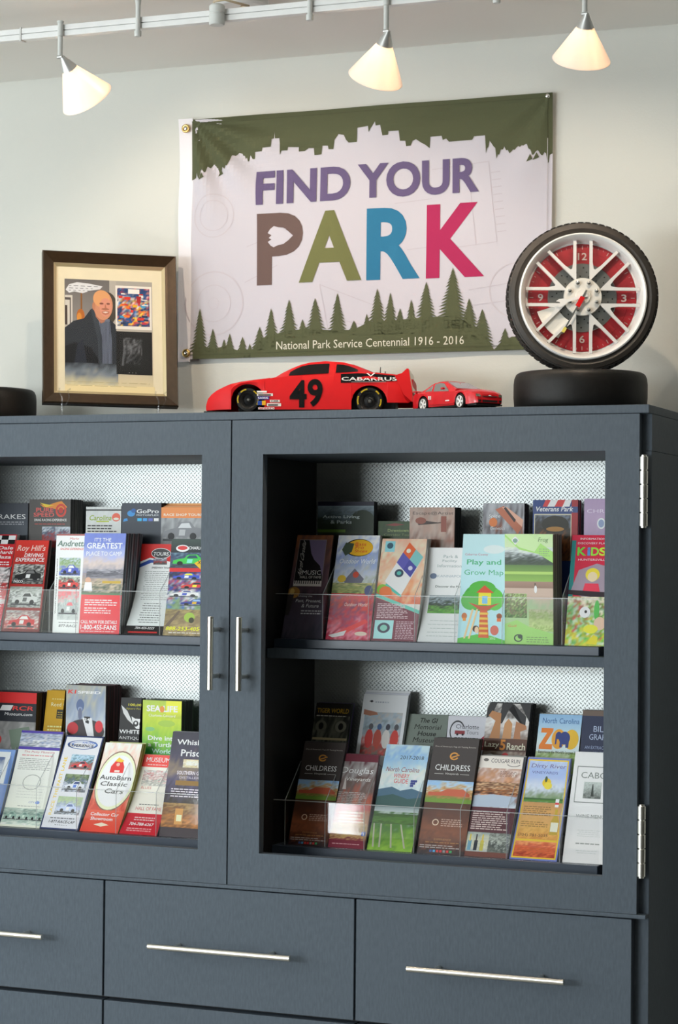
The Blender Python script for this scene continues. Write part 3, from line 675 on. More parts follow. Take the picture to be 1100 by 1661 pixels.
for k in range(8):
    a = 2*math.pi*(k+0.5)/8; MB().lathe([(1e-5, 0), (0.0048, 0), (0.0048, 0.003), (0.0036, 0.006), (1e-5, 0.0072)], 6 if k % 2 else 12, Matrix.Translation((Rr*0.225*math.cos(a), Rr*0.225*math.sin(a), zs+0.0045))).build('lug_nut', M_CHROME, hub, local=True, smooth=30)
def hand(name, angdeg, pts, z0, z1, m):
    a = math.radians(angdeg); c, s_ = math.cos(a), math.sin(a)
    f = lambda z: (lambda p: (p[0]*c-p[1]*s_, p[0]*s_+p[1]*c, z))
    return MB().prism(pts, f(z0), f(z1)).build(name, m, ck, local=True)
zh = zs+0.0115
hh = hand('hour_hand', 197, [(-0.008, -0.003), (0.03, -0.0026), (0.036, -0.006), (0.044, -0.0072), (0.050, -0.005), (0.044, -0.002), (0.044, 0.002), (0.050, 0.005), (0.044, 0.0072), (0.036, 0.006), (0.03, 0.0026), (-0.008, 0.003)], zh, zh+0.0012, M_RIM)
mh = hand('minute_hand', 241, [(-0.012, -0.0016), (0.066, -0.0013), (0.074, -0.0026), (0.080, 0), (0.074, 0.0026), (0.066, 0.0013), (-0.012, 0.0016)], zh+0.002, zh+0.0032, M_DISC)
a = math.radians(241); c, s_ = math.cos(a), math.sin(a)
for nm, x0, x1, hw_, m in (('hand_grip', 0.002, 0.022, 0.0042, M_RED), ('hand_tip', 0.066, 0.076, 0.0028, M_YEL)):
    pts = [(x0, -hw_), (x1, -hw_), (x1, hw_), (x0, hw_)]
    MB().prism(pts, lambda p: (p[0]*c-p[1]*s_, p[0]*s_+p[1]*c, zh+0.0018), lambda p: (p[0]*c-p[1]*s_, p[0]*s_+p[1]*c, zh+0.0046)).build(nm, m, mh, local=True)
MB().lathe([(1e-5, tw/2+0.0005), (Rr*0.93, tw/2-0.001), (Rr*0.93, tw/2-0.002), (1e-5, tw/2-0.0005)], 48).build('lens', M_LENS, ck, local=True, smooth=40)

# ================================================================== framed photograph on a clear easel
fyaw, flean, froll, FW, FH = 0.6243, 0.2043, -0.0062, 0.2786, 0.327
ax = Vector((math.cos(fyaw), math.sin(fyaw), 0)); nb = Vector((-math.sin(fyaw), math.cos(fyaw), 0))
upv = Vector((0, 0, 1))*math.cos(flean)+nb*math.sin(flean)
fa = ax*math.cos(froll)+upv*math.sin(froll); fb = -ax*math.sin(froll)+upv*math.cos(froll); fn = fa.cross(fb)   # towards the viewer
Mf = Matrix([[fa[i], fb[i], fn[i], (-1.2841, 0.17, 1.8584)[i]] for i in range(3)]+[[0, 0, 0, 1]])
fr = thing('picture_frame', 'bronze framed signed photo of a man in a dark jacket on a clear easel', 'picture frame', matrix=Mf)
bw = 0.0235
def strip(p):   # mitred moulding: p = (outer a, outer b, inner b, inner a)
    m = MB(); v = []
    prof = [(0.0, 0.0, -0.016), (0.0, 0.0, 0.002), (0.10, 0.10, 0.006), (0.80, 0.80, -0.002), (1.0, 1.0, -0.004), (1.0, 1.0, -0.016)]
    for (o_, i_) in ((p[0], p[3]), (p[1], p[2])):
        for t, _, z in prof: v.append((o_[0]+(i_[0]-o_[0])*t, o_[1]+(i_[1]-o_[1])*t, z))
    k = len(prof); f = [(i, (i+1) % k, (i+1) % k+k, i+k) for i in range(k)]; f += [tuple(range(k)), tuple(range(k, 2*k))]
    m.add(v, f); return m
O = [(0, 0), (FW, 0), (FW, FH), (0, FH)]; N = [(bw, bw), (FW-bw, bw), (FW-bw, FH-bw), (bw, FH-bw)]
for i in range(4):
    j = (i+1) % 4; strip((O[i], O[j], N[j], N[i])).build('frame_rail', M_FRAME, fr, local=True)
bw2 = bw+0.006; N2 = [(bw2, bw2), (FW-bw2, bw2), (FW-bw2, FH-bw2), (bw2, FH-bw2)]
for i in range(4):
    j = (i+1) % 4; m = MB(); v = [(*N[i], -0.0035), (*N[j], -0.0035), (*N2[j], -0.008), (*N2[i], -0.008), (*N[i], -0.012), (*N[j], -0.012), (*N2[j], -0.012), (*N2[i], -0.012)]
    m.add(v, [(0, 1, 2, 3), (4, 7, 6, 5), (0, 4, 5, 1), (2, 6, 7, 3), (0, 3, 7, 4), (1, 5, 6, 2)]); m.build('fillet', M_GOLD, fr, local=True)
MB().box((bw, bw, -0.0155), (FW-bw, FH-bw, -0.0122)).build('backing_board', M_BLACK, fr, local=True)
MB().box((bw2-0.003, bw2-0.003, -0.0120), (FW-bw2+0.003, FH-bw2+0.003, -0.0105)).build('mat_board', M_CREAM, fr, local=True)
A = Print(); A.asp = 1.0
CR = 'ead9a8'
A.rect(0.167, 0.17, 0.82, 0.835, 'c9bfb0', 'a9a49c')
A.rect(0.167, 0.55, 0.50, 0.835, '8f8a86', '6c6866'); A.rect(0.50, 0.30, 0.55, 0.835, 'b5aea4')
A.rect(0.17, 0.55, 0.225, 0.73, 'cfc9c0'); A.rect(0.17, 0.54, 0.213, 0.715, '55504c'); A.rect(0.17, 0.54, 0.205, 0.70, 'd2ccc2'); A.rect(0.17, 0.54, 0.187, 0.665, '463a34')
A.rect(0.285, 0.60, 0.297, 0.745, '8a5a2a'); A.ell(0.285, 0.60, 0.030, 0.045, 'b4662a'); A.ell(0.275, 0.59, 0.018, 0.030, 'd08a3a')
A.poly([(0.175, 0.765), (0.20, 0.80), (0.26, 0.815), (0.34, 0.81), (0.45, 0.795), (0.43, 0.775), (0.36, 0.765), (0.30, 0.745), (0.24, 0.755), (0.20, 0.745)], 'dcdde0')
A.lines(0.20, 0.76, 0.42, 0.805, 3, '5a5d66', 4, 0.22)
# jacket, shirt, head
A.ell(0.485, 0.655, 0.075, 0.105, '4a443c')
A.poly([(0.167, 0.20), (0.167, 0.52), (0.23, 0.565), (0.31, 0.585), (0.36, 0.645), (0.40, 0.66), (0.46, 0.60), (0.50, 0.585), (0.545, 0.55), (0.555, 0.46), (0.555, 0.20)], '2c3138')
A.poly([(0.167, 0.20), (0.167, 0.40), (0.24, 0.43), (0.36, 0.40), (0.42, 0.32), (0.42, 0.20)], '16181d')
A.poly([(0.22, 0.22), (0.26, 0.42), (0.30, 0.45), (0.33, 0.30), (0.30, 0.20)], '262b36')
A.poly([(0.36, 0.645), (0.40, 0.66), (0.43, 0.56), (0.45, 0.40), (0.46, 0.22), (0.42, 0.22), (0.41, 0.45)], '3a4048')
A.poly([(0.415, 0.59), (0.50, 0.585), (0.515, 0.45), (0.515, 0.20), (0.44, 0.20), (0.445, 0.45)], '6e7688')
for k in range(9):
    u = 0.437+0.009*k; A.poly([(u, 0.22), (u+0.003, 0.22), (u-0.006+0.002*k*0.3, 0.57), (u-0.009+0.002*k*0.3, 0.57)], '252a38', False)
A.poly([(0.395, 0.60), (0.40, 0.66), (0.48, 0.60), (0.46, 0.565), (0.435, 0.555)], 'b0735a')
A.ell(0.452, 0.672, 0.072, 0.094, 'cf9070', 28); A.ell(0.440, 0.715, 0.062, 0.055, 'dda06c', 24); A.ell(0.470, 0.66, 0.045, 0.06, 'd8937c', 20)
A.ell(0.383, 0.665, 0.012, 0.026, 'c08060'); A.ell(0.44, 0.683, 0.016, 0.006, '7c4a3c', 12); A.ell(0.49, 0.683, 0.014, 0.006, '7c4a3c', 12)
A.poly([(0.468, 0.685), (0.480, 0.652), (0.462, 0.650)], 'b87258', False); A.poly([(0.440, 0.632), (0.47, 0.640), (0.50, 0.633), (0.495, 0.618), (0.468, 0.610), (0.446, 0.618)], 'b9765e'); A.poly([(0.448, 0.629), (0.47, 0.633), (0.492, 0.629), (0.470, 0.622)], 'e0cdc2', False); A.ell(0.468, 0.648, 0.03, 0.006, 'a56a50', 12)
A.photo(0.167, 0.10, 0.56, 0.30, [CR, 'd9cda4', '7a8590', '22262c'], 8, 0.35, 14, 8)
A.rect(0.56, 0.10, 0.82, 0.30, CR, 'bdb5a6'); A.rect(0.167, 0.09, 0.83, 0.16, CR)
A.lines(0.18, 0.155, 0.80, 0.20, 2, 'b3a67c', 5, 0.12)
# stickered sheet
A.rect(0.545, 0.525, 0.815, 0.805, 'e9e4da'); A.photo(0.558, 0.545, 0.80, 0.79, ['2d4a78', 'd85a28', 'e8c83a', '3a78b8', 'e8e2d8', 'c83a2a', '284878'], 21, 1.6, 16, 18)
rg2 = random.Random(9)
for k in range(46):
    u, v = rg2.uniform(0.565, 0.765), rg2.uniform(0.55, 0.775); A.rect(u, v, u+rg2.uniform(0.015, 0.05), v+rg2.uniform(0.006, 0.018), rg2.choice(['d8382a', 'e8b02a', '2a5a9a', 'e8e4da', 'f07a2a', '3a9ac8', 'c83a4a', '2a3a5a', 'e8782a']))
A.rect(0.64, 0.755, 0.725, 0.785, 'f0ece4'); A.poly([(0.70, 0.74), (0.738, 0.74), (0.732, 0.695), (0.708, 0.695)], 'a82a2a')
# dark etched card
A.rect(0.548, 0.235, 0.815, 0.510, '1c1c1d'); A.rect(0.575, 0.26, 0.785, 0.50, '2a2b2d'); A.rect(0.578, 0.263, 0.782, 0.497, '1e1f20')
A.photo(0.60, 0.30, 0.74, 0.47, ['1e1f20', '4a4c50', '1e1f20', '6a6c70', '1e1f20'], 33, 1.2, 12, 12); A.lines(0.60, 0.37, 0.75, 0.46, 12, '7a7c80', 6, 0.18)
A.poly([(0.585, 0.29), (0.60, 0.40), (0.612, 0.40), (0.603, 0.29)], '5a5c60', False); A.lines(0.64, 0.245, 0.70, 0.252, 1, 'a0a0a0')
A.build('photo_print', M_MATTE, lambda u, v, o: (u*FW, (v-0.03)*FH*1.03, -0.0103+o*0.4), fr, clip=False, local=True, gap=0.0001)
MB().box((bw2-0.001, bw2-0.001, -0.0078), (FW-bw2+0.001, FH-bw2+0.001, -0.0068)).build('glazing', M_PGLASS, fr, local=True)
# clear easel
ez = thing('display_easel', 'clear acrylic easel with curled front hooks under the picture frame', 'easel', matrix=Matrix.Translation((-1.17, 0.23, TOP)))
E0 = Vector((-1.17, 0.23, TOP)); M_EASEL = clear_mat('clear_easel_plastic', 1.6, (0.93, 0.93, 0.93))
for t in (0.135, 0.845):
    b0 = Mf @ Vector((FW*t, 0, 0)); f = lambda a, n_, z: (b0 + fa*a + fn*n_ + fb*z)
    foot = f(0, 0.006, 0); foot2 = Vector((foot.x, foot.y, TOP+0.003))
    pts = [f(-0.004, 0.006, 0.030), f(-0.006, 0.012, 0.022), f(0.0, 0.012, 0.010), f(0.001, 0.009, 0.002), f(0.0, 0.007, -0.004), foot2+Vector((0.002, 0, 0.006)), foot2, foot2+Vector(nb)*0.02, foot2+Vector(nb)*0.06]
    pts2 = [f(0.018, 0.006, 0.030), f(0.012, 0.012, 0.024), f(0.015, 0.012, 0.012), f(0.012, 0.008, 0.0), f(0.006, 0.006, -0.005), f(0.003, -0.01, -0.006), f(0.003, -0.022, -0.006), f(0.003, -0.022, 0.12)]
    for P_ in (pts, pts2): MB().tube(P_, 0.0016, 8).build('hook', M_EASEL, ez, local=False, smooth=60)
# ================================================================== model race car
CY = 0.0; CWD = 0.155; CPSI = 0.30      # the car stands at an angle: its tail further from the cabinet front
CP0 = atY(330, 664, 0.040)
def cxz(px, py):            # (distance along the flank, height)
    d = ray(px, py); n = np.array([-math.sin(CPSI), math.cos(CPSI), 0.0]); p = CAM+d*((CP0-CAM)@n)/(d@n)
    return (p-CP0)@np.array([math.cos(CPSI), math.sin(CPSI), 0.0]), p[2]
def interp(tab, x):
    if x <= tab[0][0]: return tab[0][1]
    for (a, b), (c, d) in zip(tab, tab[1:]):
        if x <= c: return b+(d-b)*(x-a)/(c-a)
    return tab[-1][1]
SIDE = [(330, 654), (333, 645), (340, 638), (350, 632), (360, 628), (372, 623.5), (390, 619.5), (415, 616), (440, 613), (470, 610), (505, 607.5), (540, 605), (580, 603), (608, 604.5), (645, 608.5), (655, 610), (669, 616)]
ROOF = [(438, 612), (446, 608), (455, 602.5), (470, 595), (485, 589), (500, 585.2), (525, 583), (553, 584.5), (575, 590), (595, 598), (608, 603.5)]
FWH, RWH = (402, 648, 27), (599, 652, 29)
def bott(px):
    z = 664.0 if px < 622 else 653.0
    if px > 665: z = 651.0
    for cx_, cy_, R_ in (FWH, RWH):
        d = abs(px-cx_)
        if d < R_: z = min(z, cy_-math.sqrt(R_*R_-d*d)*0.93)
    return z
zlow = TOP+0.0062
car = thing('model_race_car', 'long red model stock car numbered 49 with black stripe and rear spoiler', 'model car', (0, 0, TOP))
xs = sorted(set([330+3*i for i in range(114)]+[331, 332, 374.9, 375.1, 428.9, 429.1, 570.1, 569.9, 627.9, 628.1, 669]))
def inset(px): return max(0.0, 1-(px-330)/45.0)**1.5*0.035 if px < 375 else (max(0.0, (px-640)/29.0)**2*0.006)
def zpx(px, py): return cxz(px, py)[1]
vs = []; K = 10
for px in xs:
    X = cxz(px, 640)[0]; zb_ = max(zpx(px, bott(px)), zlow) if bott(px) > 660 else zpx(px, bott(px))
    zs_ = zpx(px, interp(SIDE, px)); i0 = inset(px)
    zr_ = zpx(px, interp(ROOF, px)) if 438 <= px <= 608 else zs_
    if zr_ > zs_+0.0005: zt, ti = zr_, 0.026
    else: zt, ti = zs_+0.003, 0.016
    zs_ = max(zs_, zb_+0.001); zt = max(zt, zs_+0.001)
    zm = zb_+(zs_-zb_)*0.6
    for (y, z) in ((i0+0.002, zb_), (i0, zm), (i0+0.003, zs_), (i0+ti, zt-0.001), (i0+ti+0.012, zt), (CWD-i0-ti-0.012, zt), (CWD-i0-ti, zt-0.001), (CWD-i0-0.003, zs_), (CWD-i0, zm), (CWD-i0-0.002, zb_)): vs.append((X, CY+y, z))
fs = []
for i in range(len(xs)-1):
    for j in range(K-1): fs.append((i*K+j, (i+1)*K+j, (i+1)*K+j+1, i*K+j+1))
fs += [tuple(range(K)), tuple((len(xs)-1)*K+j for j in range(K))]
body = MB().add(vs, fs).build('body', M_RED, car, smooth=38)
MB().box((cxz(382, 640)[0], CY+0.036, zlow+0.002), (cxz(640, 640)[0], CY+CWD-0.036, zpx(500, 630)), 0.002).build('chassis', M_BLACK, car)
MB().box((cxz(334, 0)[0], CY+0.03, zlow-0.003), (cxz(372, 0)[0], CY+CWD-0.03, zlow+0.001)).build('splitter', M_BLACK, car)
def sidey(px, py):
    zs_ = zpx(px, interp(SIDE, px)); z = zpx(px, py); i0 = inset(px)
    if z <= zs_:
        zb_ = zpx(px, 664); zm = zb_+(zs_-zb_)*0.6
        return CY+i0+(0.002*(zm-z)/(zm-zb_) if z < zm else 0.003*(z-zm)/(zs_-zm))
    zr_ = zpx(px, interp(ROOF, px)); return CY+i0+0.003+(0.026-0.003)*min(1, (z-zs_)/max(zr_-0.001-zs_, 1e-4))
def sidepanel(name, pts, m):
    # a thin dark pane cut into small facets so that it follows the slope of the flank
    q = Print(); q.poly(pts, '0a0a0b')
    o = q.build(name, m, lambda u, v, o_: (cxz(u, v)[0], sidey(u, v)-0.0014, cxz(u, v)[1]), car, [440+2.5*i for i in range(90)], [580+1.5*i for i in range(28)], clip=False)
    return o
sidepanel('side_window', [(468, 609), (469.5, 602.5), (478, 597), (488, 592.5), (500, 590), (515, 588.8), (533, 588), (533, 600), (533, 605.2), (500, 607.2)], M_BLACKG)
sidepanel('side_window', [(544.5, 604.4), (545, 589.5), (555, 590), (564, 592), (572, 595), (580, 598.5), (580.5, 602.3), (562, 603.5)], M_BLACKG)
for x0, x1, nm in ((449, 482, 'windshield'), (570, 600, 'rear_window')):
    q = []
    for px in (x0, x1):
        z = zpx(px, interp(ROOF, px)); X = cxz(px, 640)[0]
        for y in (0.040, CWD-0.040): q.append((X, CY+y, z+0.0006))
    for p in list(q): q.append((p[0], p[1], p[2]-0.002))
    MB().add(q, [(0, 1, 3, 2), (4, 6, 7, 5), (0, 4, 5, 1), (2, 3, 7, 6), (0, 2, 6, 4), (1, 5, 7, 3)]).build(nm, M_BLACKG, car)
# lettering and stickers
Q = Print(); Q.asp = 1.0
def qt(t, px0, py0, px1, py1, col, o=''):
    Q.text(t, (px0+px1)/2, (py0+py1)/2, abs(px1-px0), -abs(py1-py0), col, o)
Q.poly([(553, 606.6), (580, 605.2), (608, 606.2), (645, 609.6), (645, 618), (600, 620), (553, 621)], '0a0a0c')
qt('CABARRUS', 554, 617.5, 644, 611.5, 'e8e4e0', 'b'); Q.poly([(594, 605), (597, 605), (601.5, 609), (606, 605), (609, 605), (601.5, 611)], 'f0eeea'); Q.lines(570, 619.8, 630, 618.6, 1, 'b8b4b0')
qt('4', 470, 661, 497.5, 616.5, '0a0a0a', 'B'); qt('9', 499, 660, 523.5, 614.5, '0a0a0a', 'B')
for u0, v0, u1, v1, c in ((417, 637, 433, 634, 'e8e2dc'), (417, 642.3, 443, 638.3, 'e0d8d0'), (418, 648, 437, 643, '3a3a86'), (418, 657, 425, 650, '2a4a9a'), (425, 657, 431, 650, 'e0a82a'), (438, 652.5, 454, 648.5, 'dcd4cc'), (433, 659, 456, 654, 'e0dcd4'), (419, 664, 445, 660.5, 'e8e4de')):
    Q.rect(u0, v0, u1, v1, c)
Q.lines(419, 641.8, 441, 638.8, 1, '3a2a2a', 4, 0.7); Q.lines(435, 658, 454, 654.5, 1, '2a2a2a', 5, 0.6); qt('SPEED', 420, 663.6, 444, 660.8, 'c82020', 'b'); qt('RACING', 419, 647, 435, 644, 'f0f0f0', 'bi'); qt('CAR', 440, 652, 452, 649, '2a2a2a', 'b')
Q.build('stickers', attr_mat('vinyl_stickers', 0.6, 0.12), lambda u, v, o: (cxz(u, v)[0], sidey(u, v)-0.0012-o*2.0, cxz(u, v)[1]), body, [440+3*i for i in range(72)], [600+2*i for i in range(34)], clip=False)
# tail fins and spoiler
def fin(y):
    f = lambda d: (lambda p: (cxz(*p)[0], y+d, cxz(*p)[1]))
    MB().prism([(640, 609), (652, 605), (660, 597.5), (663, 598), (669, 637), (669, 652), (655, 640), (648, 625)], f(0), f(0.003)).build('tail_fin', M_RED, car)
fin(CY+0.0005); fin(CY+CWD-0.0035)
a = cxz(662.5, 599); b = cxz(669.3, 637)
MB().add([(a[0], CY+0.004, a[1]), (a[0], CY+CWD-0.004, a[1]), (b[0], CY+CWD-0.004, b[1]), (b[0], CY+0.004, b[1]), (a[0]+0.002, CY+0.004, a[1]), (a[0]+0.002, CY+CWD-0.004, a[1]), (b[0]+0.002, CY+CWD-0.004, b[1]), (b[0]+0.002, CY+0.004, b[1])], [(0, 1, 2, 3), (4, 7, 6, 5), (0, 4, 5, 1), (1, 5, 6, 2), (2, 6, 7, 3), (3, 7, 4, 0)]).build('spoiler', mat('pale_spoiler_plastic', (0.62, 0.58, 0.50), 0.3), car)
for px, py0, py1 in ((613.5, 606, 591), (621.5, 607, 598)):
    X, z0 = cxz(px, py0); z1 = cxz(px, py1)[1]; MB().cyl((X, CY+0.06, z0-0.004), (X, CY+0.06, z1), 0.0014, 10).build('body_post', M_CHROME, car, smooth=40)
def race_wheel(px, py, r, near):
    X, z = cxz(px, py); z = max(z, TOP+r); T = lambda y: Matrix.Translation((X, y, z)) @ Matrix.Rotation(math.radians(90), 4, 'X')
    y = CY+0.005 if near else CY+CWD-0.005; s_ = 1 if near else -1
    Tm = T(y) if near else T(y) @ Matrix.Rotation(math.pi, 4, 'X')
    wl = MB().lathe([(r*0.62, 0.0), (r*0.75, 0.0025), (r*0.92, 0.002), (r, -0.004), (r, -0.026), (r*0.9, -0.029), (r*0.62, -0.028)], 40, Tm, close=True).build('tyre', M_RUBBER, car, smooth=40)
    MB().lathe([(1e-5, -0.006), (r*0.2, -0.005), (r*0.45, -0.009), (r*0.60, -0.002), (r*0.66, 0.0005), (r*0.63, -0.02), (1e-5, -0.02)], 32, Tm).build('wheel_disc', M_BLACK, wl, smooth=35)
    MB().lathe([(1e-5, 0.002), (r*0.10, 0.002), (r*0.17, -0.001), (r*0.2, -0.005), (1e-5, -0.006)], 16, Tm).build('hub_nut', M_CHROME, wl, smooth=30)
    if near:
        Q = Print()
        for a0, a1 in ((1.75, 2.4), (2.75, 3.5), (-0.5, 0.15), (0.6, 1.0)):
            n = 6
            for i in range(n):
                a = a0+(a1-a0)*i/n; Q.ring(0, 0, r*0.88, r*0.88, 0.11, 'd8b81a', 2, a, a+(a1-a0)/n*0.7)
        Q.build('tyre_lettering', M_MATTE, lambda u, v, o: (X+u, y-0.0032, z+v), wl, clip=False)
race_wheel(402, 648, 0.0235, True); race_wheel(599, 651, 0.0265, True); race_wheel(402, 648, 0.0235, False); race_wheel(599, 651, 0.0265, False)

car.matrix_world = Matrix.Translation((CP0[0], CP0[1], TOP)) @ Matrix.Rotation(CPSI, 4, 'Z')
# ================================================================== small coupe
hd = math.atan2(-0.569, 0.823)
cc = atY(741, 655, 0.085)
Mk = Matrix.Translation((cc[0]+0.004, 0.085, TOP)) @ Matrix.Rotation(hd, 4, 'Z') @ Matrix.Scale(0.97, 4) @ Matrix.Translation((-0.103, 0, 0))
cp = thing('model_coupe', 'small red model coupe with silver wheels angled towards the room', 'model car', matrix=Mk)
SH = [(0, .0335), (.01, .0365), (.03, .038), (.06, .0365), (.1, .0355), (.14, .035), (.17, .034), (.188, .0305), (.196, .027), (.2, .022)]
HWD = [(0, .034), (.008, .0365), (.025, .0392), (.045, .0395), (.07, .0375), (.12, .0375), (.15, .039), (.17, .0385), (.186, .036), (.195, .032), (.2, .028)]
wr = 0.0142; wzc = wr; WX = (.040, .158)
vs = []; xs = sorted(set([0.2*i/80 for i in range(81)]+[w_+d for w_ in WX for d in (-0.0163, 0.0163)])); K = 11
for x in xs:
    sh = interp(SH, x); hw = interp(HWD, x); zb_ = 0.008 if x < 0.18 else 0.008+(x-0.18)*0.1
    for w_ in WX:
        d = abs(x-w_)
        if d < 0.0165: zb_ = max(zb_, wzc+math.sqrt(0.0165**2-d*d)*0.98)
    zb_ = min(zb_, sh-0.001); zm = zb_+(sh-zb_)*0.55; top = sh+0.0032
    half = [(-hw+0.001, zb_), (-hw, zm), (-hw+0.0015, sh-0.001), (-hw+0.005, sh), (-hw*0.55, top)]
    for p in half: vs.append((x, p[0], p[1]))
    vs.append((x, 0, top+0.0005))
    for p in half[::-1]: vs.append((x, -p[0], p[1]))
fs = [(i*K+j, (i+1)*K+j, (i+1)*K+j+1, i*K+j+1) for i in range(len(xs)-1) for j in range(K-1)]+[tuple(range(K)), tuple((len(xs)-1)*K+j for j in range(K))]
cb = MB().add(vs, fs).build('body', M_RED2, cp, local=True, smooth=38)
MB().box((0.006, -0.030, 0.006), (0.192, 0.030, 0.026)).build('chassis', M_BLACK, cp, local=True)
RF = [(.018, .0395), (.035, .0445), (.05, .0505), (.062, .0545), (.078, .0565), (.092, .0562), (.103, .053), (.118, .0468), (.137, .0390)]
RHW = [(.018, .030), (.05, .0275), (.078, .0262), (.095, .0262), (.118, .0290), (.137, .0325)]
xs = [.018+.119*i/34 for i in range(35)]; vs = []
def cabpt(x, t, side=-1, o_=0.0):
    sh = interp(SH, x)-0.001; z1 = interp(RF, x)-0.0012; y0 = interp(HWD, x)-0.0045; y1 = interp(RHW, x)
    return (x, side*(y0+(y1-y0)*t+o_), sh+(max(z1, sh)-sh)*t+o_*0.3)
for x in xs:
    a, b = cabpt(x, 0), cabpt(x, 1); z1 = interp(RF, x)
    for p in (a, b, (x, b[1]*0.8, z1), (x, 0, z1+0.0006), (x, -b[1]*0.8, z1), (x, -b[1], b[2]), (x, -a[1], a[2])): vs.append(p)
K = 7; fs = [(i*K+j, (i+1)*K+j, (i+1)*K+j+1, i*K+j+1) for i in range(len(xs)-1) for j in range(K-1)]+[tuple(range(K)), tuple((len(xs)-1)*K+j for j in range(K))]
MB().add(vs, fs).build('cabin', M_RED2, cp, local=True, smooth=35)
M_CGLASS = mat('car_window_glass', (0.16, 0.16, 0.15), 0.06, spec=0.8, coat=0.6)
for sd in (-1, 1):
    for pl in ([(.066, .12), (.066, .88), (.080, .90), (.094, .86), (.116, .16), (.114, .10)], [(.040, .2), (.052, .75), (.061, .85), (.061, .15)]):
        MB().prism(pl, lambda p: cabpt(p[0], p[1], sd, 0.0005), lambda p: cabpt(p[0], p[1], sd, -0.001)).build('side_window', M_CGLASS, cp, local=True)
    MB().box((.106, sd*0.0385, 0.0385), (.112, sd*0.0455, 0.0425), 0.0012).build('mirror', M_RED2, cp, local=True)
def roofquad(x0, x1, k, m, nm):
    q = []
    for o_ in (0.0006, -0.001):
        for x in (x0, x1):
            for y in (-1, 1): q.append((x, y*interp(RHW, x)*k, interp(RF, x)+0.0002+o_))
    n = MB(); n.add(q, [(0, 1, 3, 2), (4, 6, 7, 5), (0, 4, 5, 1), (2, 3, 7, 6), (0, 2, 6, 4), (1, 5, 7, 3)]); n.build(nm, m, cp, local=True)
roofquad(.1005, .1345, 0.86, M_CGLASS, 'windshield'); roofquad(.022, .056, 0.8, M_CGLASS, 'rear_window')
MB().box((-.001, -.034, .0395), (.010, .034, .0415), 0.0006).box((0.002, -0.03, 0.035), (0.006, -0.027, 0.040)).box((0.002, 0.027, 0.035), (0.006, 0.03, 0.040)).build('spoiler', M_RED2, cp, local=True)
def front(nm, y0, y1, z0, z1, m, xo=0.0012):
    n = MB(); q = []; ny = 6
    def fx(y, z):      # front surface
        best = 0.2
        for k in range(60):
            x = 0.2-k*0.001
            if interp(HWD, x) >= abs(y)+0.0006 and interp(SH, x) >= z-0.0005: best = x; break
        return best
    vs = []
    for i in range(ny+1):
        y = y0+(y1-y0)*i/ny
        for z in (z0, z1):
            vs.append((fx(y, z)+xo, y, z)); vs.append((fx(y, z)-0.004, y, z))
    fs = []
    for i in range(ny):
        a = i*4; b = a+4; fs += [(a, b, b+2, a+2), (a+1, a+3, b+3, b+1), (a, a+1, b+1, b), (a+2, b+2, b+3, a+3)]
    fs += [(0, 2, 3, 1), (ny*4, ny*4+1, ny*4+3, ny*4+2)]
    return n.add(vs, fs).build(nm, m, cp, local=True)
front('grille', -.017, .017, .0215, .0265, M_BLACK); front('lower_grille', -.017, .017, .0115, .0155, M_BLACK)
front('headlight', -.0295, -.0205, .0215, .0265, mat('smoked_headlight', (0.10, 0.09, 0.07), 0.1, coat=1)); front('headlight', .0205, .0295, .0215, .0265, MATS['smoked_headlight'])
for sd in (-1, 1): front('bumper_intake', sd*.021, sd*.0265, .012, .0155, M_BLACK)
front('badge', -.003, .003, .0232, .0248, M_CHROME, 0.0018)
MB().box((.176, -.030, .0055), (.1985, .030, .0078)).build('front_splitter', M_BLACK, cp, local=True)
MB().add([(.060, -.0390, .012), (.140, -.0390, .011), (.140, -.0390, .013), (.060, -.0390, .0145), (.060, -.036, .012), (.140, -.036, .011), (.140, -.036, .013), (.060, -.036, .0145)], [(0, 1, 2, 3), (4, 7, 6, 5), (0, 4, 5, 1), (3, 2, 6, 7), (0, 3, 7, 4), (1, 5, 6, 2)]).build('side_skirt', M_RED2, cp, local=True)
MB().box((.112, -.0382, .0165), (.124, -.0372, .0185)).build('side_stripe', M_WHITE, cp, local=True)
for k in range(2): MB().box((.058+.005*k, -.0392, .022), (.0605+.005*k, -.0375, .029)).build('side_vent', M_WHITE, cp, local=True)
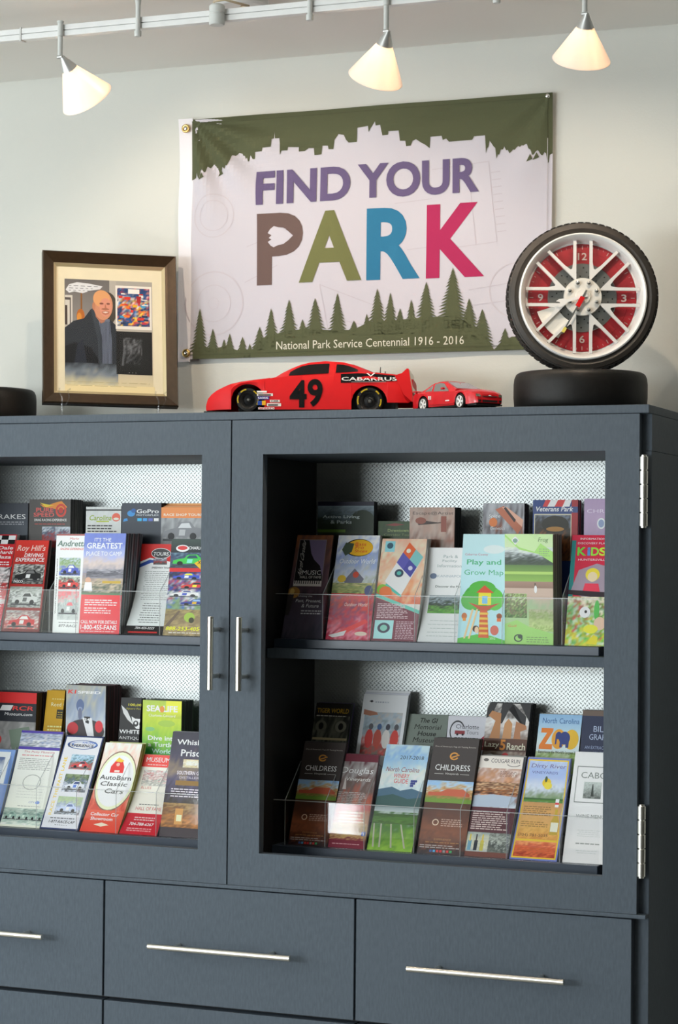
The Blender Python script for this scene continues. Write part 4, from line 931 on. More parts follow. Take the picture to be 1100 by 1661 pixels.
for x in WX:
    for sd in (-1, 1):
        T = Matrix.Translation((x, sd*0.0385, wzc)) @ Matrix.Rotation(math.radians(90*(1 if sd < 0 else -1)), 4, 'X')
        wl = MB().lathe([(wr*0.74, 0), (wr*0.9, 0.0005), (wr, -0.001), (wr, -0.010), (wr*0.74, -0.010)], 32, T, close=True).build('tyre', M_RUBBER, cp, local=True, smooth=40)
        rm = MB().lathe([(wr*0.66, -0.002), (wr*0.70, 0.0006), (wr*0.75, 0.0004), (wr*0.75, -0.008), (wr*0.66, -0.008)], 28, T, close=True)
        for k in range(5):
            for dlt in (-0.16, 0.16):
                a = 2*math.pi*k/5+dlt; b = 2*math.pi*k/5+dlt*0.8; h = 0.0009
                pl = [(0.001*math.cos(a)-h*math.sin(a), 0.001*math.sin(a)+h*math.cos(a)), (wr*0.7*math.cos(b)-h*math.sin(b), wr*0.7*math.sin(b)+h*math.cos(b)), (wr*0.7*math.cos(b)+h*math.sin(b), wr*0.7*math.sin(b)-h*math.cos(b)), (0.001*math.cos(a)+h*math.sin(a), 0.001*math.sin(a)-h*math.cos(a))]
                rm.prism(pl, lambda p: (T @ Vector((p[0], p[1], -0.0005)))[:], lambda p: (T @ Vector((p[0], p[1], -0.003)))[:])
        rm.lathe([(1e-5, 0.0002), (wr*0.16, 0), (wr*0.2, -0.003), (1e-5, -0.003)], 14, T)
        rm.build('wheel_rim', M_RIM, wl, local=True)
        MB().lathe([(1e-5, -0.0055), (wr*0.62, -0.0055), (wr*0.62, -0.0065), (1e-5, -0.0065)], 24, T).build('brake_disc', M_DISC, wl, local=True)
# ================================================================== acrylic racks and brochure stacks
ZU, ZL = -0.2075+ZB, -0.6045+ZB
YF_, YB_ = 0.178, 0.270
STEP = 0.040
def brochure(label, shelf, row, tl, tr, bl, br, thick, ops, edge=('d8d6d0', 'b8b6b0'), curve=0.0, lean=None, group=None, top_jit=0.0, uscale=1.0):
    z0 = shelf+(STEP if row else 0)+0.0004; y0 = YB_ if row else YF_; slot = 0.074 if not row else 0.070
    room = max(0.0, slot-thick)
    if bl is None: bl = tl[0]; 
    X0 = xAt(bl, y0, z0)
    if lean is None: yt = atX(tl[0], tl[1], X0)[1]-y0
    else: yt = lean
    yt = min(max(yt, 0.0), room); yt_y = y0+yt
    a = atY(tl[0], tl[1], yt_y); b = atY(tr[0], tr[1], yt_y)
    if lean is not None: X0 = a[0]
    X1 = xAt(br, y0, z0) if (br is not None and lean is None) else X0+(b[0]-a[0])
    zt = (a[2]+b[2])/2; nv = 10 if curve > 0 else 5
    def f(u, v, o=0.0, back=0.0, du=0.0, dv=0.0):
        xl = X0+(a[0]-X0)*v; xr = X1+(b[0]-X1)*v
        vv = v+dv*v
        G = lambda t: (1-curve)*t+curve*(1-(1-t)**2.2)
        k = min(int(max(v, 0)*nv+1e-9), nv-1); r_ = v*nv-k; g = G(k/nv)*(1-r_)+G((k+1)/nv)*r_
        sl = math.hypot(1, yt/(zt-z0))
        return (xl+(xr-xl)*u+du, y0+yt*g-o/sl*1.0+back, z0+(zt-z0)*vv+o*0.2)
    t = thing('brochure_stack', label, 'brochures', ((X0+X1)/2, y0, z0), group)
    vc = [i/nv for i in range(1, nv)]
    P = Print(); P.asp = (zt-z0)/max(abs(X1-X0), 0.02); P.asp = max(P.asp, 1.0); P.run(ops)
    if uscale != 1.0: P.it = [(L, [(p[0]*uscale, p[1]) for p in Q], K) for L, Q, K in P.it]
    P.it = [(L, Q, [tuple(min(0.92, x*1.28+0.004) for x in c) for c in K]) for L, Q, K in P.it]
    P.it = [q for q in P.it if min(p[0] for p in q[1]) < 1 and max(p[0] for p in q[1]) > 0]
    P.build('front_cover', M_PRINT, lambda u, v, o: f(u, v, o+0.0003), t, (), vc, gap=0.00009)
    # the leaves behind the cover: thin slabs with slightly uneven tops
    th = max(thick, 0.0018); n = max(1, min(18, int(th/0.004))); rg = random.Random(hash(label) % 1000 if False else len(label)*13+int(tl[0])); V = []; F = []; C = []
    for k in range(n):
        y_a, y_b = th*k/n, th*(k+1)/n-(0.0002 if n > 1 else 0); du = rg.uniform(-0.0008, 0.0008) if k else 0; dv = rg.uniform(-0.006, 0.004)+top_jit*k/n if k else 0
        c = lin(edge[k % len(edge)]); kk = rg.uniform(0.75, 1.15); c = tuple(min(1.0, x*kk*1.25+0.05) for x in c); base = len(V)
        for bk in (y_a, y_b):
            for j in range(nv+1):
                for u in (0, 1): V.append(f(u, j/nv, 0, bk, du, dv)); C.append((*c, 1))
        I = lambda q, j, u: base+q*(nv+1)*2+j*2+u
        for j in range(nv):
            F += [(I(0, j, 0), I(0, j, 1), I(0, j+1, 1), I(0, j+1, 0)), (I(1, j, 1), I(1, j, 0), I(1, j+1, 0), I(1, j+1, 1)), (I(0, j, 0), I(0, j+1, 0), I(1, j+1, 0), I(1, j, 0)), (I(0, j, 1), I(1, j, 1), I(1, j+1, 1), I(0, j+1, 1))]
        F += [(I(0, 0, 0), I(1, 0, 0), I(1, 0, 1), I(0, 0, 1)), (I(0, nv, 0), I(0, nv, 1), I(1, nv, 1), I(1, nv, 0))]
    me = bpy.data.meshes.new('leaves'); me.from_pydata(V, [], F)
    at = me.color_attributes.new('Col', 'FLOAT_COLOR', 'POINT'); at.data.foreach_set('color', np.array(C, dtype=np.float32).ravel())
    link_mesh('leaves', me, M_PAPER, t)
    return X0, X1
U, L_ = ZU, ZL
W_ = 'f2f0ec'; K_ = '101012'
GREYPH = ['4a4a4a', 'a8a8a6', '5a5a5c', 'd0d0ce']; RACEPH = ['6a6a68', '3a3c40', 'a83a34', '4a5a70', 'b8c0c8']
SKYTREE = ['5a8a3a', '6f9a4a', '2f4a28', '8aa6c0', 'c8d8e8']
DIV = {('U', 0): [], ('U', 1): [], ('L', 0): [], ('L', 1): []}
def F(cab_i, sh, *a, **k):
    r = brochure(a[0], U if sh == 'U' else L_, 0, *a[1:], **k); DIV[(sh, cab_i)].append(r[0]); return r
def Bk(sh, *a, **k): return brochure(a[0], U if sh == 'U' else L_, 1, *a[1:], **k)
DK = ('2a2a2c', '1c1c20'); LT = ('dedcd6', 'bcbab4'); MX = ('c8c6c4', '5a5a60', '9a98a0', '3a3a44')

# ---- left cabinet, upper shelf, back row
Bk('U', 'dark steel-grey brochures with wide white capitals at the left picture edge', (-30, 816), (46, 817), None, None, 0.02,
   [('p', 0, 0, 1, 1, ['3c4048', '565c66', '6a7078', '4a5058', '3a3e46'], 3, 0.15), ('t', 'BRAKES', 0.60, 0.875, 0.70, 0.045, 'dcdcdc', ''), ('l', 0.35, 0.80, 0.95, 0.84, 2, 'a8aab0')], DK, lean=0.004)
Bk('U', 'grey brochures with a red flaming wheel logo', (48, 810), (115, 810), None, None, 0.052,
   [('r', 0, 0, 1, 1, '4a4746', '555250'), ('g', [(0.26, 0.955), (0.42, 0.94), (0.58, 0.965), (0.78, 0.985), (0.92, 0.93), (0.80, 0.90), (0.60, 0.915), (0.45, 0.925), (0.34, 0.93)], 'd88a3a'), ('g', [(0.26, 0.97), (0.40, 0.93), (0.60, 0.945), (0.42, 0.955)], 'e8c040'),
    ('o', 0.77, 0.90, 0.13, 0.060, 0.35, 'c8483a'), ('e', 0.77, 0.90, 0.06, 0.028, 'b83a34'), ('t', 'PURE', 0.38, 0.905, 0.42, 0.038, 'd8605a', 'b'), ('t', 'SPEED', 0.36, 0.862, 0.50, 0.036, 'd8605a', 'b'),
    ('t', 'DRAG RACING EXPERIENCE', 0.52, 0.815, 0.78, 0.022, 'e0deda', 'b'), ('l', 0.14, 0.775, 0.92, 0.79, 1, 'b8504a'), ('p', 0.32, 0.5, 1, 0.755, RACEPH, 5)], ('6a6866', '3a3836', '8a8886'), lean=0.004)
Bk('U', 'pale grey brochures with a green and yellow brush-script logo and small black horse', (140, 822), (197, 822), None, None, 0.03,
   [('p', 0, 0, 1, 1, ['8a8a86', 'b8b8b4', 'd0d0cc', 'c8ccca'], 6, 0.2), ('r', 0, 0.962, 1, 0.975, '1c1c1c'), ('t', 'Carolina', 0.42, 0.895, 0.64, 0.05, '8aa02a', 'bi'), ('r', 0.30, 0.855, 0.66, 0.866, 'a8b828'), ('e', 0.86, 0.90, 0.12, 0.04, 'd8624a'), ('e', 0.86, 0.885, 0.08, 0.012, 'f0d8c8'), ('l', 0.05, 0.76, 0.95, 0.84, 3, '3a3a3a')], LT, lean=0.004)
Bk('U', 'slate brochures with a blue swirl logo above a row of coloured squares', (198, 817), (262, 815), None, None, 0.035,
   [('r', 0, 0, 1, 1, '2f343c', '3a404a'), ('t', 'GoPro', 0.66, 0.925, 0.56, 0.036, 'eceef0', 'b'), ('t', 'MOTORPLEX', 0.66, 0.890, 0.56, 0.016, 'd0d4d8', ''),
    ('r', 0.40, 0.835, 0.51, 0.862, '3ab0dc'), ('r', 0.54, 0.835, 0.65, 0.862, '3a96d8'), ('r', 0.68, 0.835, 0.79, 0.862, '5a68b0'), ('r', 0.82, 0.835, 0.94, 0.862, 'dcdfe6'),
    ('e', 0.24, 0.905, 0.10, 0.028, '3a8ac8'), ('e', 0.30, 0.93, 0.06, 0.020, '2a5a9a'), ('g', [(0.04, 0.83), (0.16, 0.838), (0.14, 0.862), (0.06, 0.855)], '3a8ac8')], DK, lean=0.004)
Bk('U', 'orange topped brochures with silver car photograph beside the centre stile', (262, 822), (330, 824), None, None, 0.03,
   [('r', 0, 0.80, 1, 1, 'e0783a', 'e88a4a'), ('t', 'RACE SHOP TOURS', 0.52, 0.930, 0.92, 0.024, 'f0d8c8', 'b'), ('p', 0, 0, 1, 0.90, ['4a4a4c', '8a8c8e', 'b8babc', '6a6c6e', '9a9c9e'], 9, 0.4), ('c', 0.05, 0.70, 0.9, 0.17, '7a7c80', 'c8cacc', 'b0b2b4')], ('e0904a', 'c8783a', 'e8a868'), lean=0.004, top_jit=0.05)
# ---- left cabinet, upper shelf, front row
F(1, 'U', 'red brochures with a chequered flag top at the left picture edge', (-42, 868), (28, 866), -70, -1, 0.012,
  [('p', 0, 0, 1, 1, ['d0505a', 'c83a40', 'b81c20', 'c0202a'], 4, 0.2), ('p', 0, 0.28, 1, 0.66, ['e8e0de', 'd86a6a', 'b83a3c', '3a2a2c', 'e8e0e0', '2a2a2c'], 2, 0.5)]+
  [('r', 0.02+0.16*i, 0.90+0.045*j, 0.18+0.16*i, 0.945+0.045*j, K_ if (i+j) % 2 else W_) for i in range(6) for j in range(2)]+
  [('t', 'Dale', 0.80, 0.86, 0.34, 0.035, W_, 'bi'), ('t', 'Earnhardt', 0.72, 0.815, 0.52, 0.035, W_, 'bi'), ('t', 'Plaza', 0.78, 0.765, 0.36, 0.035, W_, 'bi'), ('l', 0.5, 0.68, 0.98, 0.73, 2, W_), ('l', 0.3, 0.25, 0.98, 0.6, 14, 'f0c8c8')], LT)
F(1, 'U', 'red and maroon brochures reading DRIVING EXPERIENCE with black-and-white race photos', (27, 877), (80, 876), 2, 63, 0.014,
  [('r', 0, 0, 1, 1, '6a1a1a', 'c02a22'), ('r', 0, 0.70, 1, 1, 'a0261f', 'd0342a'), ('t', "Roy Hill's", 0.50, 0.905, 0.84, 0.085, 'e8b8b0', 'bi'), ('t', 'DRIVING', 0.60, 0.835, 0.56, 0.042, W_, 'bi'), ('t', 'EXPERIENCE', 0.50, 0.785, 0.84, 0.042, W_, 'bi'),
   ('p', 0.06, 0.52, 0.96, 0.735, ['2a2a2a', '8a8a86', '1c1c1c', 'c8c8c4', '3a3a38'], 11, 1.0), ('c', 0.12, 0.56, 0.76, 0.12, '1a1a1a', '6a6a6a', 'd8d8d8'), ('t', 'PASCO', 0.25, 0.545, 0.26, 0.03, W_, 'b'), ('p', 0.05, 0.26, 0.96, 0.49, ['5a5e58', 'b8bcb8', '4a5048', 'd8dcd8', '8a9088'], 12, 0.8), ('p', 0.05, 0.03, 0.96, 0.23, ['8a8a80', 'c84a4a', 'd8d4cc', '7a3a3a', 'b0b4b0'], 13, 0.7), ('c', 0.15, 0.30, 0.7, 0.13, 'c8ccc8', '3a3e3c', '5a5e5c'), ('c', 0.15, 0.06, 0.7, 0.12, 'c03a3a', 'e0dcd8', 'd8d8d4')], ('7a2020', '2a2426', '9a8a80', '3a2a2a'))
F(1, 'U', 'white brochures with green script heading and racing photos, sidewise slogan', (92, 867), (140, 866), 85, 132, 0.03,
  [('r', 0, 0, 1, 1, 'd8dcd8', 'f0f0ee'), ('r', 0, 0.985, 1, 1, '9a4a48'), ('t', 'Mario', 0.62, 0.955, 0.30, 0.022, 'c84a44', 'bi'), ('t', 'Andretti', 0.52, 0.905, 0.92, 0.06, '4a6a5c', 'bi'), ('t', 'RACING EXPERIENCE', 0.55, 0.850, 0.78, 0.022, 'c84a44', 'bi'),
   ('p', 0.14, 0.58, 0.86, 0.76, ['3a4a80', '6a7ac0', 'a8b49a', '7a9a60', 'b0bcc4'], 14, 0.6), ('p', 0.14, 0.44, 0.86, 0.57, ['8a2a2a', 'd85a50', '4a2a28', '7a8078', 'b0b8a8'], 15, 0.8), ('p', 0.14, 0.13, 0.86, 0.42, ['c0c6c2', '8a9492', 'b8c0bc', 'd86a70'], 16, 0.5),
   ('c', 0.2, 0.60, 0.6, 0.09, '4a58b0', 'd8dcf0', 'e8e8ec'), ('c', 0.2, 0.46, 0.6, 0.08, 'c8403a', '4a2a28', 'e8d8d0'), ('c', 0.18, 0.20, 0.64, 0.12, 'a8b0ae', 'd86a70', 'd8dcd8'), ('t', "World's Fastest Racing Experience", 0.07, 0.47, 0.56, 0.05, '1c1c1c', 'vb'), ('t', '877-RACE', 0.52, 0.07, 0.62, 0.026, '4a4c4c', 'bi'), ('l', 0.2, 0.10, 0.9, 0.115, 1, '5a5c5c')], LT)
F(1, 'U', 'thick stack of blue and red brochures reading GREATEST PLACE TO CAMP', (138, 865), (205, 865), 128, 193, 0.072,
  [('p', 0, 0.38, 1, 0.62, ['4a5a48', '7a7a6a', 'b8a890', '9a8a80', '8a8490'], 17, 0.6), ('p', 0, 0.60, 1, 1, ['8a8a9a', 'c8b8b0', '9aa4d0', '6a7ac0', '6878c0'], 18, 0.15), ('r', 0, 0, 1, 0.385, 'd04048', 'd83a40'), ('r', 0, 0.385, 1, 0.405, '5a7a5a'),
   ('p', 0.10, 0.55, 1, 0.64, ['8a8890', '4a4a52', '9a98a0'], 19, 0.6), ('e', 0.15, 0.53, 0.07, 0.03, 'caa088'), ('g', [(0.05, 0.42), (0.08, 0.51), (0.24, 0.51), (0.27, 0.42)], 'e8e2e0'), ('r', 0.50, 0.50, 0.95, 0.525, 'b89a3a'),
   ('t', "IT'S THE", 0.45, 0.935, 0.40, 0.036, 'eef0fa', ''), ('t', 'GREATEST', 0.50, 0.875, 0.86, 0.058, W_, 'b'), ('t', 'PLACE TO CAMP', 0.50, 0.797, 0.86, 0.042, W_, ''),
   ('l', 0.10, 0.28, 0.95, 0.35, 3, 'f4d0d0'), ('l', 0.10, 0.20, 0.80, 0.27, 3, 'f4d0d0'), ('t', 'CALL NOW FOR DETAILS', 0.48, 0.115, 0.90, 0.034, 'f8e8e8', 'b'), ('t', '1-800-455-FANS', 0.48, 0.062, 0.90, 0.048, W_, 'b'), ('l', 0.04, 0.018, 0.95, 0.032, 1, 'f4d0d0')],
  ('7a8088', '3a4a52', '9a9aa0', '5a3a40', '2a3a40'))
F(1, 'U', 'white curling brochure with red top reading TOURS and black phone strip', (230, 883), (278, 882), 200, 263, 0.004,
  [('r', 0, 0, 1, 1, 'd4dad8', 'dce0e0'), ('g', [(0, 0.80), (0.2, 0.82), (0.5, 0.835), (1, 0.80), (1, 1), (0, 1)], 'c8201c'), ('g', [(0, 0.735), (0.35, 0.79), (0.60, 0.79), (0.6, 0.815), (0.30, 0.825), (0, 0.775)], '2a4a9a'), ('g', [(0, 0.775), (0.3, 0.825), (0.6, 0.815), (0.6, 0.830), (0.3, 0.845), (0, 0.80)], 'e8e8ec'),
   ('e', 0.66, 0.895, 0.32, 0.06, 'c8c8c8'), ('e', 0.66, 0.895, 0.30, 0.052, '3a3a3c'), ('t', 'TOURS', 0.66, 0.89, 0.50, 0.040, 'f0f0f0', 'bi'), ('p', 0.42, 0.77, 0.85, 0.84, RACEPH, 20), ('t', 'SPEEDWAY TOURS', 0.68, 0.735, 0.60, 0.020, '2a2a2c', 'bi'),
   ('l', 0.16, 0.38, 0.94, 0.71, 16, '7a807e', 4, 0.3, True), ('l', 0.25, 0.13, 0.85, 0.36, 9, '5a5e5c', 5, 0.3, True), ('r', 0, 0, 1, 0.095, '18181a'), ('t', '704-455-3223', 0.5, 0.072, 0.5, 0.024, 'e0e0e0', 'bi'), ('r', 0.1, 0.018, 0.85, 0.034, 'b82a2a')], ('c8ccca',), curve=0.85)
F(1, 'U', 'colourful stock car brochures with yellow phone number beside the centre stile', (279, 874), (345, 876), 264, 338, 0.010,
  [('p', 0, 0, 1, 0.27, ['8a7a58', 'a8946a', '7a6a50', '9a8a5a'], 23, 0.7), ('p', 0, 0.27, 1, 0.72, ['7a9a70', '3a5aa8', 'd8d8d0', '2a3a7a', 'b04a3a', '3a4a9a', '2a2a3a'], 22, 1.1), ('r', 0, 0.66, 0.75, 0.715, 'c82a2a'), ('p', 0.0, 0.70, 1, 0.88, ['2a3a44', '4a5a70', '2a3a5a', '6a8a9a'], 24, 0.5), ('c', 0.06, 0.73, 0.80, 0.115, '3fb84a', '20485a', '7ad8c0'), ('c', 0.10, 0.585, 0.62, 0.065, '3a50b8', 'd8d83a', 'e8e8ec'), ('c', 0.30, 0.49, 0.62, 0.065, 'c8403a', '2a2a3a', 'e8d83a'), ('c', 0.06, 0.405, 0.66, 0.065, 'e0e0e4', '2a3a7a', '3a50b8'), ('c', 0.32, 0.315, 0.62, 0.065, '2a3a90', '8ab0d8', 'e8b02a'), ('r', 0, 0.86, 1, 1, '20242c', '3a4a44'),
   ('e', 0.28, 0.905, 0.16, 0.036, 'e8e8ec'), ('e', 0.28, 0.910, 0.12, 0.022, 'c83a3a'), ('t', 'CHARLOTTE', 0.68, 0.91, 0.50, 0.032, 'f0f0f0', 'b'), ('g', [(0.58, 0.75), (0.86, 0.82), (1, 0.74), (0.86, 0.64)], 'e8b020'), ('t', 'XTRA', 0.80, 0.76, 0.28, 0.036, K_, 'bi'),
   ('e', 0.55, 0.19, 0.12, 0.05, '9ab84a'), ('e', 0.6, 0.16, 0.06, 0.03, '3a3a2a'), ('g', [(0.02, 0.10), (0.3, 0.26), (0.34, 0.25), (0.08, 0.08)], '6a5a4a'), ('t', '888-253-4054', 0.46, 0.072, 0.82, 0.040, 'e8dc2a', 'bi'), ('l', 0.12, 0.025, 0.85, 0.04, 1, 'e8e0d8')], MX, curve=0.3)
# ---- left cabinet, lower shelf, back row
Bk('L', 'brochures with a red band and white museum logo over black, at the left picture edge', (-14, 1122), (60, 1124), -28, None, 0.05,
   [('r', 0, 0, 1, 1, 'b8b8b8'), ('p', 0, 0, 1, 0.74, ['9a9a98', 'c8c8c6', '4a4a48', 'a8a4a4', '7a7a78'], 25, 0.8), ('r', 0, 0.73, 1, 0.90, '1c2028'), ('r', 0, 0.90, 1, 1, 'd01c1c'), ('t', 'RCR', 0.72, 0.855, 0.46, 0.040, 'd83a34', 'bi'), ('g', [(0.2, 0.83), (0.26, 0.88), (0.5, 0.88), (0.44, 0.83)], 'e0e0e4'), ('t', 'Museum.com', 0.62, 0.80, 0.60, 0.028, W_, 'bi')]+
   [('g', [(0.42, 0.65), (0.86, 0.69), (0.95, 0.52), (0.5, 0.47)], '6a7a6a'), ('e', 0.15, 0.56, 0.12, 0.05, 'b83a3a')], ('1c1a1c', '3a2224', '141214'), lean=0.012)
Bk('L', 'mustard yellow brochures half hidden behind the kart brochure', (77, 1120), (106, 1120), 58, None, 0.02,
   [('r', 0, 0, 1, 1, 'b08a14', 'c89a18'), ('l', 0.15, 0.92, 0.55, 0.935, 1, 'e8d890'), ('t', 'Reed Gold', 0.42, 0.875, 0.56, 0.034, 'ece0b0', ''), ('r', 0.30, 0.75, 0.62, 0.83, '2a2a22'), ('l', 0.33, 0.76, 0.58, 0.82, 3, 'b8a030'), ('l', 0.1, 0.64, 0.6, 0.70, 2, 'e8d890'), ('p', 0.0, 0.4, 1, 0.60, ['3a3828', '8a8468', 'b0a888', '4a4432'], 27, 0.9)], ('a88a20', '3a3418'), uscale=63/29)
Bk('L', 'thick stack of brochures with a red go-kart racing number 34', (108, 1111), (172, 1113), None, None, 0.066,
   [('p', 0, 0, 1, 1, ['6a3a3c', '8a8a80', 'a8aaa0', 'b8c0c8', '8a98b0', 'a8a89a'], 28, 0.3), ('t', 'K1', 0.15, 0.945, 0.20, 0.032, 'd83a34', 'Bi'), ('t', 'SPEED', 0.58, 0.942, 0.58, 0.024, 'f0f0f2', 'Bi'), ('e', 0.5, 0.62, 0.48, 0.10, '3a3436'), ('e', 0.18, 0.64, 0.14, 0.05, 'b02a30'), ('e', 0.84, 0.66, 0.10, 0.05, 'c8303a'), ('g', [(0.42, 0.73), (0.66, 0.73), (0.74, 0.52), (0.62, 0.50)], 'd8d8da'), ('g', [(0.46, 0.74), (0.62, 0.74), (0.58, 0.68), (0.5, 0.69)], '2a2a2c'), ('t', '34', 0.54, 0.715, 0.14, 0.026, W_, 'b'), ('e', 0.36, 0.83, 0.10, 0.055, '5a6a90'), ('e', 0.36, 0.80, 0.06, 0.02, '8a98b8'), ('e', 0.36, 0.76, 0.05, 0.05, '6a7088'), ('p', 0, 0.3, 1, 0.53, ['8a2a2c', '5a4a48', '9a3a3a'], 29, 0.8)], ('5a2a30', '2a181c', '6a3a40'), lean=0.003)
Bk('L', 'black brochures with a white winged owl emblem', (197, 1132), (230, 1132), 184, None, 0.02,
   [('r', 0, 0, 1, 1, '0c0c0d', '141415'), ('t', '100,000', 0.40, 0.935, 0.40, 0.026, 'c8c020', 'b'), ('t', 'Square Foot', 0.36, 0.900, 0.42, 0.020, 'b0a820', 'i'), ('g', [(0.02, 0.93), (0.18, 0.88), (0.30, 0.80), (0.34, 0.76), (0.20, 0.80), (0.08, 0.86)], 'c8c8c8'), ('g', [(0.98, 0.93), (0.82, 0.88), (0.70, 0.80), (0.66, 0.76), (0.80, 0.80), (0.92, 0.86)], 'c8c8c8'), ('g', [(0.30, 0.83), (0.40, 0.81), (0.60, 0.81), (0.70, 0.83), (0.66, 0.76), (0.56, 0.72), (0.44, 0.72), (0.34, 0.76)], 'd8d8d8'), ('e', 0.42, 0.765, 0.07, 0.028, '1c1c1c'), ('e', 0.58, 0.765, 0.07, 0.028, '1c1c1c'), ('e', 0.42, 0.770, 0.03, 0.012, 'd8d8d8'), ('e', 0.58, 0.770, 0.03, 0.012, 'd8d8d8'),
    ('t', 'WHITE OWL', 0.50, 0.690, 0.98, 0.036, 'd8d8d8', 'b'), ('t', 'ANTIQUE MALL', 0.5, 0.63, 0.98, 0.032, 'd0d0d0', 'b'), ('t', '& DESIGN CENTER', 0.5, 0.58, 0.9, 0.024, 'b8b8b8', '')], DK, uscale=63/33)
Bk('L', 'thick stack of green brochures inviting readers to dive into a turtle world', (232, 1135), (295, 1138), None, None, 0.055,
   [('p', 0, 0, 1, 1, ['3a9a8a', '2a8a4a', '2a8a48', '3a9a50', '8ab83a', 'b8c83a', 'a8c050'], 31, 0.12), ('p', 0.6, 0.84, 1, 1, ['a8b83a', 'd8dc3a', 'e0e040'], 32, 0.1), ('t', 'SEA LIFE', 0.50, 0.925, 0.80, 0.058, 'f4f4ec', 'B'), ('e', 0.5, 0.92, 0.06, 0.03, 'd88a3a'), ('t', 'Charlotte-Concord', 0.50, 0.862, 0.68, 0.024, 'e8ecd8', ''), ('e', 0.62, 0.79, 0.22, 0.03, '9ab848'), ('e', 0.2, 0.735, 0.12, 0.02, '7ab070'), ('t', 'Dive into', 0.52, 0.655, 0.74, 0.042, W_, 'b'), ('t', 'a Turtle', 0.48, 0.595, 0.66, 0.042, W_, 'b'), ('t', 'World', 0.50, 0.535, 0.5, 0.042, 'c8e8dc', 'b')], ('3a5a34', '1c2418', '2a3a2a'), lean=0.003)
# ---- left cabinet, lower shelf, front row
F(1, 'L', 'blue and white brochures cut off at the left picture edge', (-42, 1214), (26, 1216), -72, -4, 0.022,
  [('r', 0, 0, 1, 1, '4a6aa8', '7a9ad0'), ('r', 0, 0.55, 0.9, 0.97, 'd8dce0'), ('p', 0.1, 0.6, 0.8, 0.9, ['8a9ab0', 'c0c8d0', '5a6a90'], 34)], ('8a98a8', '5a78b0', 'a8b0b8'))
F(1, 'L', 'white museum map brochures with purple bands and a faded row of cars', (36, 1184), (103, 1188), -1, 65, 0.005,
  [('r', 0, 0, 1, 1, 'd8dccc', 'e8e8e0'), ('r', 0, 0.80, 1, 1, '4a3a9a'), ('p', 0, 0.83, 1, 0.975, ['8a94a0', 'e0e0e4', '6a7a98', 'a8b0c0'], 35, 1.0), ('t', 'The Petty Museum', 0.52, 0.775, 0.74, 0.026, 'b8505a', 'bi'), ('l', 0.12, 0.735, 0.92, 0.755, 1, 'c8787a'), ('l', 0.08, 0.59, 0.92, 0.72, 7, '8a8c88', 3, 0.28), ('o', 0.5, 0.46, 0.22, 0.08, 0.07, '8a8c88'), ('l', 0.2, 0.30, 0.9, 0.42, 4, 'b0b2ac', 8, 0.12), ('t', 'CITY', 0.62, 0.255, 0.14, 0.018, '6a78a8', ''), ('e', 0.76, 0.255, 0.055, 0.016, '6a88c8'), ('l', 0.3, 0.21, 0.9, 0.225, 1, '9a9c98'), ('p', 0, 0.02, 1, 0.19, ['dce4d8', '8aa49a', 'c8d4c8', '5a7a70', 'b8c8bc'], 36, 0.5), ('c', 0.04, 0.08, 0.30, 0.075, '8aa89c', '5a7a70', 'c8d8cc'), ('c', 0.36, 0.08, 0.30, 0.075, '9ab4a8', '5a7a70', 'c8d8cc'), ('c', 0.68, 0.08, 0.30, 0.075, '8aa89c', '5a7a70', 'c8d8cc')], LT, curve=0.3)
F(1, 'L', 'navy bordered brochures with race car photos and yellow sidewise lettering', (108, 1193), (169, 1195), 64, 127, 0.008,
  [('r', 0, 0, 1, 1, '1c2c58'), ('r', 0.035, 0.015, 0.965, 0.985, 'cfd0d6', 'd4d4d8'), ('o', 0.5, 0.905, 0.40, 0.05, 0.12, '2a4a8a'), ('o', 0.55, 0.91, 0.34, 0.03, 0.12, '5a7ab8'), ('t', 'EXPERIENCE', 0.47, 0.895, 0.66, 0.032, '1c1c24', 'bi'), ('t', 'RACING', 0.66, 0.93, 0.34, 0.022, '5a78b8', 'bi'),
   ('p', 0.30, 0.64, 0.90, 0.80, ['8a8a8a', 'c85a5a', '4a6a58', '8ab0c8', 'a8c0d0'], 37, 0.8), ('p', 0.28, 0.40, 0.90, 0.59, ['4a5058', 'c8ccd8', '5a6a80', '5a6a48', '7a8a68'], 38, 0.7), ('p', 0.26, 0.16, 0.90, 0.35, ['5a6068', 'c8d0dc', '8a98b8', 'a8b898', '9ab080'], 39, 0.6), ('c', 0.36, 0.66, 0.46, 0.07, 'c84a4a', '3a3a48', 'e8e8ec'), ('c', 0.34, 0.43, 0.50, 0.09, 'd0d4e4', '3a4a78', '5a78c0'), ('c', 0.32, 0.19, 0.50, 0.09, 'b8c4dc', '5a6a98', 'e8ecf4'), ('t', 'RACE THE FAST LANE', 0.16, 0.46, 0.62, 0.085, 'd8bc3a', 'vb'), ('l', 0.20, 0.115, 0.86, 0.135, 1, '3a3c40'), ('t', '1-877-RACE-LAP', 0.52, 0.082, 0.66, 0.030, '2a2c30', 'bi'), ('l', 0.36, 0.045, 0.70, 0.058, 1, '6a6c70')], ('2a3a5a', '8a98a8'))
